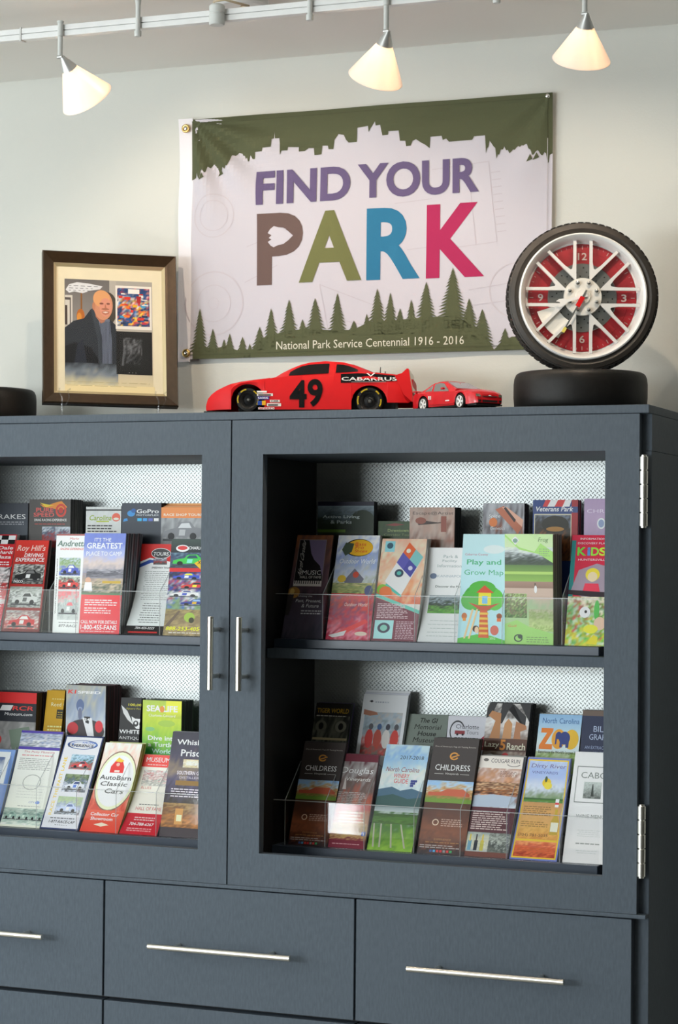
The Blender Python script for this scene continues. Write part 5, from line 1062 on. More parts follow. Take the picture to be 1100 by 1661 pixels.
F(1, 'L', 'cream and red brochures with a red barn logo and script lettering', (172, 1204), (231, 1207), 129, 191, 0.020,
  [('p', 0, 0, 1, 1, ['d8503a', 'c8402e', 'd86a50', 'e8d8c8', 'e8c0b0', 'f0dcd0'], 41, 0.35), ('e', 0.52, 0.57, 0.52, 0.34, '7a5a4a', 32), ('e', 0.52, 0.57, 0.50, 0.325, 'd8dcb8', 32), ('e', 0.52, 0.57, 0.45, 0.29, 'eceede', 32), ('r', 0, 0.0, 1, 0.24, 'd03a2a', 'd8583e'),
   ('g', [(0.30, 0.66), (0.30, 0.73), (0.40, 0.80), (0.58, 0.80), (0.66, 0.73), (0.66, 0.66)], 'd02a24'), ('g', [(0.38, 0.79), (0.46, 0.835), (0.62, 0.80), (0.56, 0.78)], 'e8b830'), ('e', 0.48, 0.755, 0.05, 0.02, 'e8a89a'), ('r', 0.42, 0.668, 0.56, 0.69, 'e8c8c0'), ('t', 'AutoBarn', 0.50, 0.605, 0.84, 0.052, '3a3a38', 'b'), ('t', 'Classic', 0.50, 0.535, 0.72, 0.050, '4a4a46', 'bi'), ('t', 'Cars', 0.56, 0.455, 0.5, 0.052, '4a4a46', 'bi'), ('l', 0.4, 0.425, 0.8, 0.43, 1, '4a4a46'), ('t', 'Collector Car', 0.50, 0.195, 0.74, 0.036, W_, 'b'), ('t', 'Showroom', 0.46, 0.145, 0.58, 0.036, W_, 'b'), ('g', [(0.3, 0.08), (0.5, 0.105), (0.7, 0.08), (0.5, 0.06)], 'f0d0b8')], ('a8a848', 'c8cc90', '8a8a3a'), curve=0.5)
F(1, 'L', 'red and white music museum brochure reading HALL OF FAME below the whiskey leaflets', (234, 1223), (279, 1226), 193, 254, 0.004,
  [('r', 0, 0, 1, 1, 'dcd8cc'), ('r', 0, 0.84, 1, 1, 'd84038', 'd84840'), ('t', 'MUSEUM', 0.54, 0.935, 0.82, 0.06, 'f4f0ec', 'b'), ('l', 0.2, 0.865, 0.9, 0.885, 1, 'f0d0cc'), ('p', 0.12, 0.60, 0.95, 0.80, ['c8c4b8', '8a8a88', 'd0ccc4', 'b06a6a', 'c8c8c4'], 43, 0.9), ('t', 'BLUES', 0.32, 0.575, 0.32, 0.034, 'b86a60', 'i'), ('l', 0.25, 0.36, 0.85, 0.385, 1, '5a5a58'), ('t', 'HALL OF FAME', 0.56, 0.315, 0.74, 0.044, 'b83a38', ''), ('r', 0, 0, 1, 0.255, 'b81c2c', 'c01e30'), ('l', 0.25, 0.17, 0.85, 0.225, 2, 'e8c0c0'), ('t', '704-788-6267', 0.50, 0.125, 0.66, 0.036, 'f4e8e8', 'bi'), ('l', 0.15, 0.04, 0.85, 0.09, 2, 'e0a0a4')], LT, curve=0.6)
F(1, 'L', 'dark violet brochures with white heading about whiskey and amber bottles', (281, 1186), (345, 1190), 258, 330, 0.012,
  [('p', 0, 0.30, 1, 1, ['3a3028', '4a4450', '55506a', '8a7a68', '4a4658', '44424e', '3e3c46'], 44, 0.25), ('p', 0, 0.08, 1, 0.32, ['8a5a2a', 'b87838', '6a4428', '9a7a48'], 45, 0.8), ('r', 0, 0, 1, 0.09, '3a3034'), ('t', 'Whiskey', 0.56, 0.895, 0.84, 0.066, W_, 'b'), ('t', 'Prison', 0.58, 0.80, 0.62, 0.066, W_, 'b'), ('p', 0.35, 0.66, 0.9, 0.74, ['c8b890', 'f0ead8', 'c8b890'], 46, 0.8), ('t', 'SOUTHERN GRACE', 0.6, 0.61, 0.74, 0.036, 'dcd4e0', 'b'), ('t', 'DISTILLERIES', 0.6, 0.565, 0.6, 0.022, 'c8c0cc', ''), ('r', 0.22, 0.49, 0.95, 0.535, '8a6a38'), ('l', 0.14, 0.38, 0.95, 0.47, 4, 'd8d0d8'), ('r', 0.30, 0.12, 0.48, 0.27, 'c89048'), ('r', 0.34, 0.15, 0.46, 0.21, 'e0dcb0')], ('8a8a90', '6a6a74'))
# ---- right cabinet, upper shelf, back row
Bk('U', 'wide dark brochures about county living and parks with evening trees', (516, 815), (607, 813), None, None, 0.02,
   [('p', 0, 0.72, 1, 0.98, ['2a3a20', '1c2a18', '243020', '4a5a60', '6a7a84', '7a8a94'], 51, 0.25), ('r', 0, 0, 1, 0.72, '1c2218'), ('r', 0, 0.965, 1, 1, '1c1a30'), ('e', 0.80, 0.83, 0.22, 0.10, '20301c'), ('r', 0, 0.735, 0.5, 0.76, '5a7a28'), ('t', 'Cabarrus County', 0.42, 0.91, 0.60, 0.028, '4a5458', ''), ('t', 'Active Living', 0.42, 0.867, 0.66, 0.034, 'b8c4c4', 'b'), ('t', '& Parks', 0.42, 0.825, 0.38, 0.030, 'a8b4b4', 'b')], DK, lean=0.004)
Bk('U', 'short dark green leaflets peeking beside the brown artist brochures', (614, 845), (668, 846), None, None, 0.012,
   [('p', 0, 0, 1, 1, ['243a18', '2a4a1c', '1e3014', '2a4418'], 52, 0.4), ('t', 'Downtown', 0.60, 0.905, 0.62, 0.030, '9aa868', ''), ('t', 'Corridor Tour', 0.58, 0.86, 0.8, 0.024, '7a8a50', ''), ('g', [(0.2, 0.96), (0.5, 0.95), (0.8, 0.965), (0.5, 0.98)], '7a2a20')], DK, lean=0.004)
Bk('U', 'brown and white brochures showing a rusty tool under a one-word heading', (665, 822), (738, 824), None, None, 0.04,
   [('p', 0, 0, 1, 1, ['8a8078', '4a3830', 'b8aaa0', '8a5a48', 'c0aca0', 'a88a7c'], 53, 0.5), ('g', [(0.15, 0.89), (0.72, 0.86), (0.85, 0.90), (0.72, 0.87), (0.2, 0.84)], '3a2a24'), ('e', 0.25, 0.88, 0.12, 0.03, '8a4a38'), ('r', 0.70, 0.78, 0.82, 0.92, '8a4838'), ('t', 'Escape@Artist', 0.52, 0.945, 0.90, 0.036, '3a2c28', '')], DK, lean=0.004)
Bk('U', 'brochures with orange and black photo of crayons in a warm haze', (784, 818), (851, 816), None, None, 0.03,
   [('p', 0, 0, 1, 1, ['6a4a40', 'a85a40', 'c87858', '4a3c3c', '8a8a90', 'a8a8ac'], 54, 0.6), ('g', [(0.30, 0.95), (0.50, 0.98), (0.95, 0.80), (0.85, 0.74)], 'b86a4c'), ('g', [(0.45, 0.97), (0.58, 0.97), (0.98, 0.86), (0.95, 0.80)], 'e0a890'), ('g', [(0.5, 0.96), (0.55, 0.97), (0.8, 0.86), (0.76, 0.84)], '3a2a28'), ('e', 0.25, 0.84, 0.10, 0.04, 'd87838'), ('t', 'Spice', 0.28, 0.89, 0.28, 0.036, 'f0ece8', 'i'), ('t', 'Genetics', 0.36, 0.79, 0.36, 0.028, 'f0ece8', 'i')], DK, lean=0.004)
Bk('U', 'patriotic red, white and blue striped brochures over a dusk tree photograph', (865, 811), (938, 811), None, None, 0.025,
   [('r', 0, 0, 1, 1, '24407a'), ('g', [(0.28, 1.0), (0.40, 1.0), (0.30, 0.93), (0.20, 0.93)], 'c83a3a'), ('g', [(0.40, 1), (0.56, 1), (0.46, 0.93), (0.30, 0.93)], 'e8e8ea'), ('g', [(0.56, 1), (0.72, 1), (0.64, 0.93), (0.46, 0.93)], 'c83a3a'), ('g', [(0.72, 1), (0.86, 1), (0.80, 0.93), (0.64, 0.93)], 'e8e8ea'), ('r', 0.86, 0, 1, 1, '9a2a30'), ('r', 0, 0.895, 1, 0.945, '3a4a7a'), ('t', 'Veterans Park', 0.48, 0.925, 0.84, 0.040, W_, 'bi'), ('r', 0.03, 0.5, 0.86, 0.885, 'c8c0a8'), ('p', 0.05, 0.5, 0.84, 0.875, ['8a5a30', '4a2e1c', 'a06030', '3a3020', '3a3838', '6a7484'], 55, 0.4), ('e', 0.5, 0.80, 0.30, 0.07, '2c2a20'), ('e', 0.5, 0.76, 0.2, 0.02, 'a87838')], ('8a2a30', 'c8c8cc', '2a3a6a'), lean=0.004)
Bk('U', 'lavender brochures with a small shield crest behind the right stile', (948, 809), (1015, 809), None, None, 0.02,
   [('p', 0, 0, 1, 1, ['6a78a8', '7a88b8', 'a8a8c8', 'b8a0bc', 'a890b0'], 56, 0.12), ('t', 'CHRIST', 0.42, 0.90, 0.7, 0.030, 'd8ccdc', ''), ('e', 0.42, 0.80, 0.10, 0.045, 'd8dce8'), ('e', 0.42, 0.80, 0.07, 0.032, '8a98b8'), ('r', 0, 0.5, 1, 0.70, '5a78a8')], ('2a3a7a', 'b83a3a', '8a98c0'), lean=0.004)
# ---- right cabinet, upper shelf, front row
F(0, 'U', 'dark brochures with a piano curve and golden microphone about a music hall of fame', (483, 868), (541, 868), 456, 521, 0.006,
  [('p', 0, 0, 1, 1, ['3c3a46', '504858', '40323a', '5a404a', '6a4a46', '9a6040'], 57, 0.25), ('r', 0.09, 0.50, 0.84, 0.955, 'a89a98'), ('r', 0.10, 0.505, 0.83, 0.95, '1c181c'), ('g', [(0.36, 0.95), (0.83, 0.95), (0.83, 0.60), (0.74, 0.70), (0.56, 0.76), (0.46, 0.82)], '8a7aa0'), ('t', 'North Carolina', 0.22, 0.78, 0.34, 0.11, 'd8d4d0', 'vi'), ('t', 'MUSIC', 0.54, 0.635, 0.50, 0.042, 'e8e4e0', ''), ('t', 'HALL OF FAME', 0.53, 0.59, 0.56, 0.026, 'dcd8d4', ''), ('r', 0.10, 0.505, 0.83, 0.555, 'd8d0cc')]+
  [('r', 0.12+0.058*i, 0.525, 0.145+0.058*i, 0.555, '2a2628') for i in range(12)]+
  [('e', 0.14, 0.44, 0.16, 0.055, 'a87838'), ('e', 0.10, 0.45, 0.06, 0.03, 'e0b868'), ('g', [(0.0, 0.42), (0.16, 0.42), (0.10, 0.22), (0.0, 0.22)], '3a3234'), ('t', 'Uniting the', 0.46, 0.405, 0.36, 0.022, 'c8c8cc', 'i'), ('t', 'Past, Present,', 0.56, 0.360, 0.66, 0.034, 'd8d8dc', 'i'), ('t', '& Future', 0.62, 0.315, 0.44, 0.034, 'd8d8dc', 'i'), ('l', 0.40, 0.235, 0.95, 0.285, 2, 'c8c8cc')], DK)
F(0, 'U', 'fishing and outdoor brochures with a yellow oval logo and red lower half', (550, 867), (617, 870), 528, 600, 0.010,
  [('p', 0, 0.42, 1, 1, ['8a9a78', 'a8b0a0', 'b8bcc8', '9aa8c0', '8a9ac8', 'c8cfe0', 'd8dce8'], 58, 0.35), ('p', 0, 0, 1, 0.44, ['b82a48', 'd8889a', 'c83a4a', '8a4a6a', 'c8483a', 'b83a44'], 59, 0.6), ('e', 0.52, 0.88, 0.34, 0.085, '1c1c1c', 28), ('e', 0.54, 0.88, 0.32, 0.078, 'e8a820', 28), ('g', [(0.12, 0.86), (0.20, 0.93), (0.40, 0.92), (0.36, 0.84), (0.22, 0.80)], '3a4838'), ('t', 'Bass', 0.56, 0.915, 0.26, 0.034, 'c82a24', 'i'), ('t', 'Pro', 0.54, 0.882, 0.20, 0.032, 'c82a24', 'i'), ('t', 'Shops', 0.58, 0.845, 0.30, 0.034, 'c82a24', 'i'),
   ('t', 'Outdoor World', 0.52, 0.75, 0.84, 0.044, 'f0f2f8', 'i'), ('g', [(0.25, 0.56), (0.48, 0.68), (0.72, 0.58), (0.62, 0.50), (0.36, 0.49)], '6a6a78'), ('e', 0.52, 0.62, 0.07, 0.03, 'b84a38'), ('e', 0.20, 0.58, 0.10, 0.035, 'c8a838'), ('p', 0, 0.44, 1, 0.54, ['6a7a50', 'a8a868', '7a8a60', 'b0a878'], 60, 0.8), ('e', 0.86, 0.47, 0.10, 0.05, '5a6080'), ('t', 'Outdoor World', 0.60, 0.335, 0.52, 0.034, 'e8c8c0', 'i'), ('g', [(0.15, 0.05), (0.85, 0.20), (0.92, 0.17), (0.3, 0.03)], 'd84a4a'), ('g', [(0.05, 0.04), (0.45, 0.09), (0.4, 0.04), (0.15, 0.02)], 'e8dce0'), ('e', 0.78, 0.06, 0.14, 0.020, 'd8c8b8')], LT)
F(0, 'U', 'orange brochures showing a phone screen with square app tiles and teal stripe', (621, 873), (693, 875), 602, 675, 0.022,
  [('p', 0, 0.36, 1, 1, ['d86a48', 'e8a078', 'f0c8b0', 'e8a888', 'f0d0b8', 'd8a890'], 61, 0.35), ('g', [(0, 0.42), (1, 0.27), (1, 0.0), (0, 0.0)], '7a4450'), ('g', [(0, 0.46), (1, 0.30), (1, 0.265), (0, 0.425)], '6ac0b0'), ('r', 0.08, 0.87, 0.30, 0.975, '8ac8d0'), ('e', 0.19, 0.93, 0.07, 0.03, '3a5a6a'),
   ('g', [(0.16, 0.58), (0.62, 0.965), (0.96, 0.82), (0.54, 0.43)], 'e8eaee'), ('g', [(0.50, 0.865), (0.62, 0.965), (0.78, 0.895), (0.66, 0.795)], 'd86238'), ('g', [(0.66, 0.795), (0.78, 0.895), (0.96, 0.82), (0.84, 0.72)], '7ab8b8'), ('g', [(0.38, 0.765), (0.50, 0.865), (0.66, 0.795), (0.54, 0.695)], '5a58a8'), ('g', [(0.54, 0.695), (0.66, 0.795), (0.84, 0.72), (0.72, 0.62)], '4a4a98'), ('e', 0.62, 0.88, 0.05, 0.022, 'f0d8c8'), ('e', 0.70, 0.71, 0.05, 0.022, 'c8c8e8'), ('e', 0.46, 0.66, 0.10, 0.04, '3a4a5a'), ('e', 0.46, 0.66, 0.05, 0.02, '5ab0a8'), ('g', [(0.20, 0.56), (0.58, 0.44), (0.55, 0.425), (0.16, 0.535)], '58b8a8'), ('e', 0.12, 0.50, 0.12, 0.05, '8ab848'), ('e', 0.20, 0.48, 0.14, 0.05, 'e07848'),
   ('l', 0.06, 0.22, 0.80, 0.37, 9, 'd8c4c8'), ('r', 0.04, 0.02, 0.46, 0.20, 'a8dce0'), ('e', 0.25, 0.125, 0.14, 0.05, '4a4a5a'), ('e', 0.25, 0.125, 0.08, 0.03, '8ac8b8'), ('l', 0.52, 0.02, 0.96, 0.20, 11, 'c8b0b8')], LT)
F(0, 'U', 'pale park and facility information leaflet with two small landscape photos', (697, 888), (765, 889), 677, 752, 0.004,
  [('r', 0, 0, 1, 1, 'd8e4de', 'e4ece8'), ('t', 'Park &', 0.52, 0.905, 0.34, 0.032, '8a9a9a', ''), ('t', 'Facility', 0.5, 0.855, 0.34, 0.034, '8a9a9a', ''), ('t', 'Information', 0.50, 0.805, 0.56, 0.032, '8a9a9a', ''), ('e', 0.14, 0.695, 0.08, 0.030, '6a7890'), ('t', 'KANNAPOLIS', 0.56, 0.695, 0.66, 0.026, '9aa8b0', ''), ('t', 'Discover the Path', 0.52, 0.585, 0.62, 0.022, '5a6460', 'b'), ('p', 0.10, 0.30, 0.92, 0.49, ['4a8a3a', '6aa848', '3a4a38', '2a3a34', '8a9aa0', '6a7a80'], 63, 0.5), ('l', 0.15, 0.06, 0.85, 0.26, 5, '9aa8a4', 4, 0.12, True)], LT, curve=0.6)
F(0, 'U', 'light blue brochures with a cartoon treehouse and green growing-map lettering', (752, 867), (819, 866), 742, 819, 0.030,
  [('r', 0, 0, 1, 1, 'a8d4ea', 'b8d8f0'), ('e', 0.75, 0.86, 0.25, 0.04, 'd0e4f4'), ('g', [(0, 0), (1, 0), (1, 0.03), (0.7, 0.07), (0.4, 0.08), (0, 0.04)], '5ab848'), ('t', 'Cabarrus County', 0.34, 0.81, 0.54, 0.024, 'b85a70', ''), ('t', 'Play and', 0.52, 0.735, 0.80, 0.062, '4aa878', 'b'), ('t', 'Grow Map', 0.52, 0.64, 0.90, 0.062, '4aa878', 'b'),
   ('e', 0.5, 0.42, 0.42, 0.13, '3a9a34'), ('e', 0.25, 0.39, 0.22, 0.09, '4aa83a'), ('e', 0.78, 0.40, 0.20, 0.10, '5ab840'), ('e', 0.5, 0.50, 0.30, 0.07, '4aa838'), ('g', [(0.44, 0.05), (0.46, 0.30), (0.62, 0.30), (0.66, 0.05)], 'c85a30')]+
  [('r', 0.45, 0.08+0.045*i, 0.64, 0.10+0.045*i, 'e8b848') for i in range(5)]+
  [('g', [(0.20, 0.37), (0.46, 0.30), (0.62, 0.30), (0.90, 0.37), (0.62, 0.34), (0.46, 0.34)], 'b84a28'), ('r', 0.42, 0.35, 0.70, 0.46, 'f0d030'), ('g', [(0.36, 0.46), (0.55, 0.53), (0.76, 0.46)], 'c84a28'), ('r', 0.50, 0.36, 0.62, 0.43, '6ab0d8'), ('e', 0.12, 0.245, 0.06, 0.03, 'b86a38'), ('r', 0.09, 0.20, 0.16, 0.23, 'd88a30'), ('e', 0.88, 0.25, 0.06, 0.025, '8a4a28'), ('r', 0.83, 0.20, 0.92, 0.23, 'd86a30'), ('e', 0.78, 0.12, 0.09, 0.045, 'c86858'), ('e', 0.38, 0.13, 0.07, 0.03, '4a3028'), ('e', 0.40, 0.12, 0.045, 0.03, 'e8c0a0'), ('g', [(0.12, 0.04), (0.16, 0.04), (0.32, 0.31), (0.28, 0.31)], 'e0c090'), ('g', [(0.22, 0.04), (0.26, 0.04), (0.42, 0.31), (0.38, 0.31)], 'e0c090'), ('t', '2012', 0.74, 0.045, 0.12, 0.018, 'd8f0d0', '')], LT)
F(0, 'U', 'thick stack of green golf course brochures beside the treehouse brochures', (819, 867), (897, 866), 819, 898, 0.055,
  [('p', 0, 0, 1, 1, ['8ab878', 'a8c890', '9ab088', 'b8a090', '8aa870', 'c8d8b0', 'b8d898'], 65, 0.12), ('p', 0, 0.71, 1, 0.88, ['4a5a48', '3a4438', '5a6460', 'c0c8c8', 'c8d4c4'], 66, 0.45), ('r', 0, 0.57, 1, 0.72, '88b050', '5a7a40'), ('r', 0, 0.635, 1, 0.66, 'a8c868'), ('r', 0, 0.50, 1, 0.57, '8a7060', 'a08070'), ('r', 0, 0.41, 1, 0.51, 'c0a898'), ('g', [(0, 0.98), (0.3, 0.86), (0.7, 0.82), (1.0, 0.74), (1, 0.84), (0.8, 0.90), (0.6, 0.97), (0.3, 1), (0, 1)], 'a0d070'), ('g', [(0, 1), (0.3, 0.88), (0.62, 0.84), (0.75, 0.92), (0.5, 1)], 'c0e0a0'), ('g', [(0.14, 0.945), (0.22, 0.98), (0.30, 0.945), (0.22, 0.90)], 'e8f0ec'), ('e', 0.22, 0.94, 0.05, 0.02, '7a9a8a'), ('t', 'Frog', 0.80, 0.945, 0.20, 0.05, '6a8a58', 'i'), ('l', 0.72, 0.80, 0.95, 0.88, 4, '88a878'), ('e', 0.64, 0.50, 0.03, 0.035, 'dce0e4'), ('e', 0.63, 0.545, 0.02, 0.012, '6a5a50'), ('p', 0, 0.24, 0.46, 0.46, ['4a6a38', '7a9a58', '6a4a48', '8aa860', 'b0b890'], 67, 0.9), ('p', 0.5, 0.12, 1, 0.32, ['9ab868', 'b8c888', '8aa060', 'a8a888'], 68, 0.5), ('g', [(0, 0), (0, 0.18), (0.25, 0.22), (0.5, 0.16), (1, 0.10), (1, 0)], '9acc70'), ('t', 'Golf', 0.16, 0.165, 0.18, 0.02, 'c87848', ''), ('o', 0.28, 0.055, 0.09, 0.035, 0.3, '3a4a40'), ('e', 0.32, 0.07, 0.05, 0.02, '3a4a40'), ('l', 0.45, 0.02, 0.95, 0.08, 3, '7aa060')], ('8a8a78', '6a6a58', 'a8a890'))
F(0, 'U', 'bright red kids brochure crowded with cartoon figures at the right stile', (929, 867), (1000, 869), 916, 990, 0.010,
  [('r', 0, 0, 1, 1, 'b81c38', 'c82040'), ('r', 0, 0, 0.10, 0.95, '1c7a78'), ('t', 'INFORMATION IS', 0.52, 0.965, 0.66, 0.018, 'f0d8dc', ''), ('t', 'DISCOVERY PLACE', 0.50, 0.925, 0.72, 0.018, 'f0d8dc', ''), ('t', 'K', 0.24, 0.85, 0.20, 0.075, '6ac83a', 'B'), ('t', 'i', 0.40, 0.85, 0.07, 0.075, '4a88c8', 'B'), ('t', 'D', 0.54, 0.85, 0.18, 0.075, '8ad040', 'B'), ('t', 'S', 0.72, 0.85, 0.17, 0.075, 'b8d83a', 'B'), ('t', 'HUNTERSVILLE', 0.5, 0.775, 0.66, 0.018, 'f0d8dc', ''),
   ('g', [(0.04, 0.48), (0.2, 0.68), (0.6, 0.74), (1, 0.70), (1, 0.40), (0.3, 0.44)], '9a8a98'), ('e', 0.52, 0.64, 0.16, 0.06, 'e8c83a'), ('e', 0.52, 0.62, 0.11, 0.045, 'f0c8a0'), ('g', [(0.36, 0.56), (0.66, 0.56), (0.72, 0.46), (0.30, 0.46)], 'd83a50'), ('g', [(0, 0.46), (1, 0.42), (1, 0.48), (0, 0.50)], '2a1c24'), ('p', 0, 0.0, 1, 0.44, ['d8d048', '6ab83a', 'c8d8c0', '4a9a3a', 'b83a4a', '5aa838', 'd8c8b0'], 70, 1.1), ('e', 0.40, 0.30, 0.12, 0.05, 'f0f0ec'), ('e', 0.42, 0.305, 0.03, 0.014, K_), ('e', 0.66, 0.32, 0.06, 0.09, '4ab048'), ('e', 0.74, 0.20, 0.13, 0.06, 'd8b8a0'), ('e', 0.55, 0.15, 0.16, 0.04, 'e8d83a'), ('g', [(0.46, 0.02), (0.62, 0.10), (0.72, 0.08), (0.70, 0.01)], 'e8d030')], ('c8c8c4', 'a03a48'))
# ---- right cabinet, lower shelf, back row
Bk('L', 'dark wildlife brochures with a tiger face and yellow heading', (514, 1140), (571, 1142), 486, None, 0.015,
   [('p', 0, 0, 1, 1, ['2a2a24', '6a6a5a', '3a3a34', '8a8a78', '4a4a40', '2a2a24'], 71, 0.7), ('r', 0, 0.89, 1, 1, '2a2420'), ('t', 'TIGER WORLD', 0.5, 0.935, 0.90, 0.042, 'c8a030', 'b'), ('l', 0.05, 0.885, 0.95, 0.905, 1, 'c8c4b8'), ('e', 0.78, 0.80, 0.16, 0.05, '8a8878'), ('e', 0.78, 0.80, 0.07, 0.03, '1c1c18'), ('e', 0.22, 0.80, 0.16, 0.05, '7a7868'), ('e', 0.22, 0.80, 0.07, 0.03, '1c1c18'), ('r', 0.02, 0.68, 1, 0.70, 'c8b890'), ('r', 0, 0.555, 1, 0.66, 'd0d8cc'), ('l', 0.12, 0.59, 0.9, 0.64, 2, '4a5048', 3, 0.45, True)], ('2a2a2a', '3a4a34', '6a5a8a'))
Bk('L', 'tall white brochures with children in red shirts and helmets watching a game', (591, 1126), (663, 1128), 562, None, 0.014,
   [('r', 0, 0, 1, 1, 'c8ccd4', 'd8dae0'), ('p', 0.08, 0.52, 0.93, 0.86, ['7a6a60', 'b83a34', 'c8c0c0', '8a9aa4', 'a8b8c4', 'b0a8a0'], 72, 0.4), ('g', [(0.05, 0.88), (0.34, 0.86), (0.38, 0.84), (0.2, 0.83), (0.05, 0.84)], 'a87058')]+
   [('e', 0.24+0.19*i, 0.65, 0.09, 0.075, c) for i, c in enumerate(('c83a34', 'b84a3a', 'd8d4d0', 'c83a30'))]+[('e', 0.26+0.19*i, 0.745, 0.05, 0.025, c) for i, c in enumerate(('5a5a60', '3a5a88', '3a3a48', '4a4a50'))]+
   [('g', [(0.14, 0.945), (0.20, 0.955), (0.24, 0.945), (0.20, 0.935)], '2a2a30'), ('l', 0.28, 0.935, 0.6, 0.955, 1, '9aa0ac')], ('d8dae0', 'c8cad2'), top_jit=0.05)
Bk('L', 'grey-green memorial house museum leaflet in black brush lettering', (664, 1158), (728, 1160), 640, None, 0.006,
   [('r', 0, 0, 1, 1, '6a746a', '78827a'), ('t', 'The GI', 0.52, 0.945, 0.44, 0.044, '141612', 'bi'), ('t', 'Memorial', 0.52, 0.885, 0.66, 0.044, '141612', 'bi'), ('t', 'House', 0.52, 0.825, 0.46, 0.044, '141612', 'bi'), ('t', 'Museum', 0.50, 0.765, 0.62, 0.044, '141612', 'bi')], ('8a948a', '6a746a'))
Bk('L', 'white city tour leaflet with a small dark bus and red corner', (728, 1161), (790, 1163), 712, None, 0.006,
   [('r', 0, 0, 1, 1, 'c8c8d0', 'd0d0d8'), ('o', 0.26, 0.86, 0.20, 0.10, 0.14, '2a2a30', 20, 0.5, 5.6), ('t', 'Charlotte', 0.52, 0.905, 0.60, 0.038, '3a3a48', ''), ('t', 'Tours', 0.66, 0.855, 0.32, 0.036, '7a7a84', ''), ('r', 0.20, 0.835, 0.46, 0.868, '8a2a34'), ('e', 0.27, 0.832, 0.03, 0.010, K_), ('e', 0.41, 0.832, 0.03, 0.010, K_), ('l', 0.2, 0.80, 0.85, 0.815, 1, '5a5a60'), ('g', [(0.60, 0.70), (1, 0.84), (1, 0.70)], 'a83040'), ('t', 'Q&A', 0.86, 0.74, 0.2, 0.026, 'e8d8dc', 'b')], LT)
Bk('L', 'brown and black safari brochures with giraffes and a large orange numeral', (792, 1140), (862, 1143), 768, None, 0.03,
   [('r', 0, 0, 1, 1, '3a2a24'), ('g', [(0, 1), (0, 0.9), (0.1, 1)], K_), ('p', 0, 0.72, 1, 1, ['8a7a70', 'c8c0bc', 'e0dcd8', '4a4440', 'd8d4d0'], 73, 0.3), ('g', [(0.05, 1), (0.22, 1), (0.12, 0.90), (0.0, 0.88), (0, 0.95)], '1c1a1a'), ('g', [(0.34, 1), (0.58, 1), (0.92, 0.80), (0.92, 0.90), (0.6, 1.0), (0.5, 0.95), (0.38, 0.84), (0.30, 0.84)], '1c1a1c'), ('g', [(0.75, 1), (1, 1), (1, 0.86)], '1c1a1c'), ('g', [(0.12, 0.72), (0.22, 0.86), (0.05, 0.90), (0.12, 0.94), (0.34, 0.92), (0.36, 0.72)], 'b07848'), ('g', [(0.42, 0.72), (0.44, 0.84), (0.52, 0.88), (0.62, 0.84), (0.62, 0.72)], 'c08a58'), ('g', [(0.68, 0.72), (0.70, 0.86), (0.94, 0.83), (0.96, 0.80), (0.82, 0.78), (0.84, 0.72)], 'a87048'), ('r', 0, 0.62, 1, 0.72, '4a2a1c', '5a3420'), ('t', 'Lazy', 0.20, 0.665, 0.34, 0.055, 'e8d8c0', 'b'), ('t', '5', 0.45, 0.67, 0.13, 0.085, 'e08a28', 'B'), ('t', 'Ranch', 0.76, 0.660, 0.42, 0.055, 'e8d8c0', 'b'), ('p', 0, 0.3, 1, 0.62, ['8a7a70', '4a3a34', 'b8a898', '6a4a40', '9a8a7c'], 74, 0.8), ('e', 0.53, 0.53, 0.12, 0.08, 'c8282c'), ('e', 0.82, 0.54, 0.12, 0.06, '8a8078'), ('e', 0.18, 0.54, 0.12, 0.06, 'c8c4c0')], DK)
Bk('L', 'zoo brochures with an elephant silhouette in an orange sun', (876, 1158), (945, 1160), 855, None, 0.02,
   [('p', 0, 0.62, 1, 1, ['c8dce8', 'd0e0ec', 'a8c8e0', '8ab4d8'], 75, 0.05), ('p', 0, 0.3, 1, 0.68, ['6a5a38', '6a8a3a', '8aa848', '7a9a40', 'a8b890'], 76, 0.5), ('e', 0.28, 0.57, 0.22, 0.05, '5a3420'), ('e', 0.62, 0.56, 0.16, 0.045, '6a4028'), ('t', 'North Carolina', 0.52, 0.945, 0.86, 0.046, '2a5a9a', ''), ('g', [(0.08, 0.88), (0.36, 0.88), (0.36, 0.855), (0.20, 0.745), (0.37, 0.745), (0.37, 0.70), (0.06, 0.70), (0.06, 0.73), (0.22, 0.84), (0.08, 0.84)], 'e07a28'), ('e', 0.50, 0.79, 0.16, 0.085, 'e89a30'), ('e', 0.80, 0.79, 0.17, 0.085, 'e8b030'), ('e', 0.64, 0.80, 0.13, 0.055, '2a3a7a'), ('e', 0.50, 0.82, 0.07, 0.032, '2a3a7a'), ('r', 0.54, 0.72, 0.60, 0.79, '2a3a7a'), ('r', 0.68, 0.72, 0.75, 0.79, '2a3a7a'), ('g', [(0.43, 0.82), (0.47, 0.82), (0.46, 0.75), (0.43, 0.74)], '2a3a7a'), ('t', "Experience the World's Largest Zoo", 0.53, 0.675, 0.94, 0.030, '1c2418', 'b')], LT)
Bk('L', 'navy brochures headed with a spaced serif journey title by the right stile', (946, 1152), (1015, 1154), 932, None, 0.02,
   [('r', 0, 0, 1, 1, '1c2440', '262e4a'), ('r', 0, 0.955, 1, 1, '6a5a50'), ('t', 'BILLY', 0.5, 0.85, 0.44, 0.046, 'a8b4cc', ''), ('t', 'GRAHAM', 0.5, 0.785, 0.62, 0.046, 'a8b4cc', ''), ('t', 'AN EXTRAORDINARY', 0.5, 0.70, 0.8, 0.026, '8a98b8', ''), ('t', 'JOURNEY', 0.5, 0.655, 0.4, 0.026, '8a98b8', '')], DK)
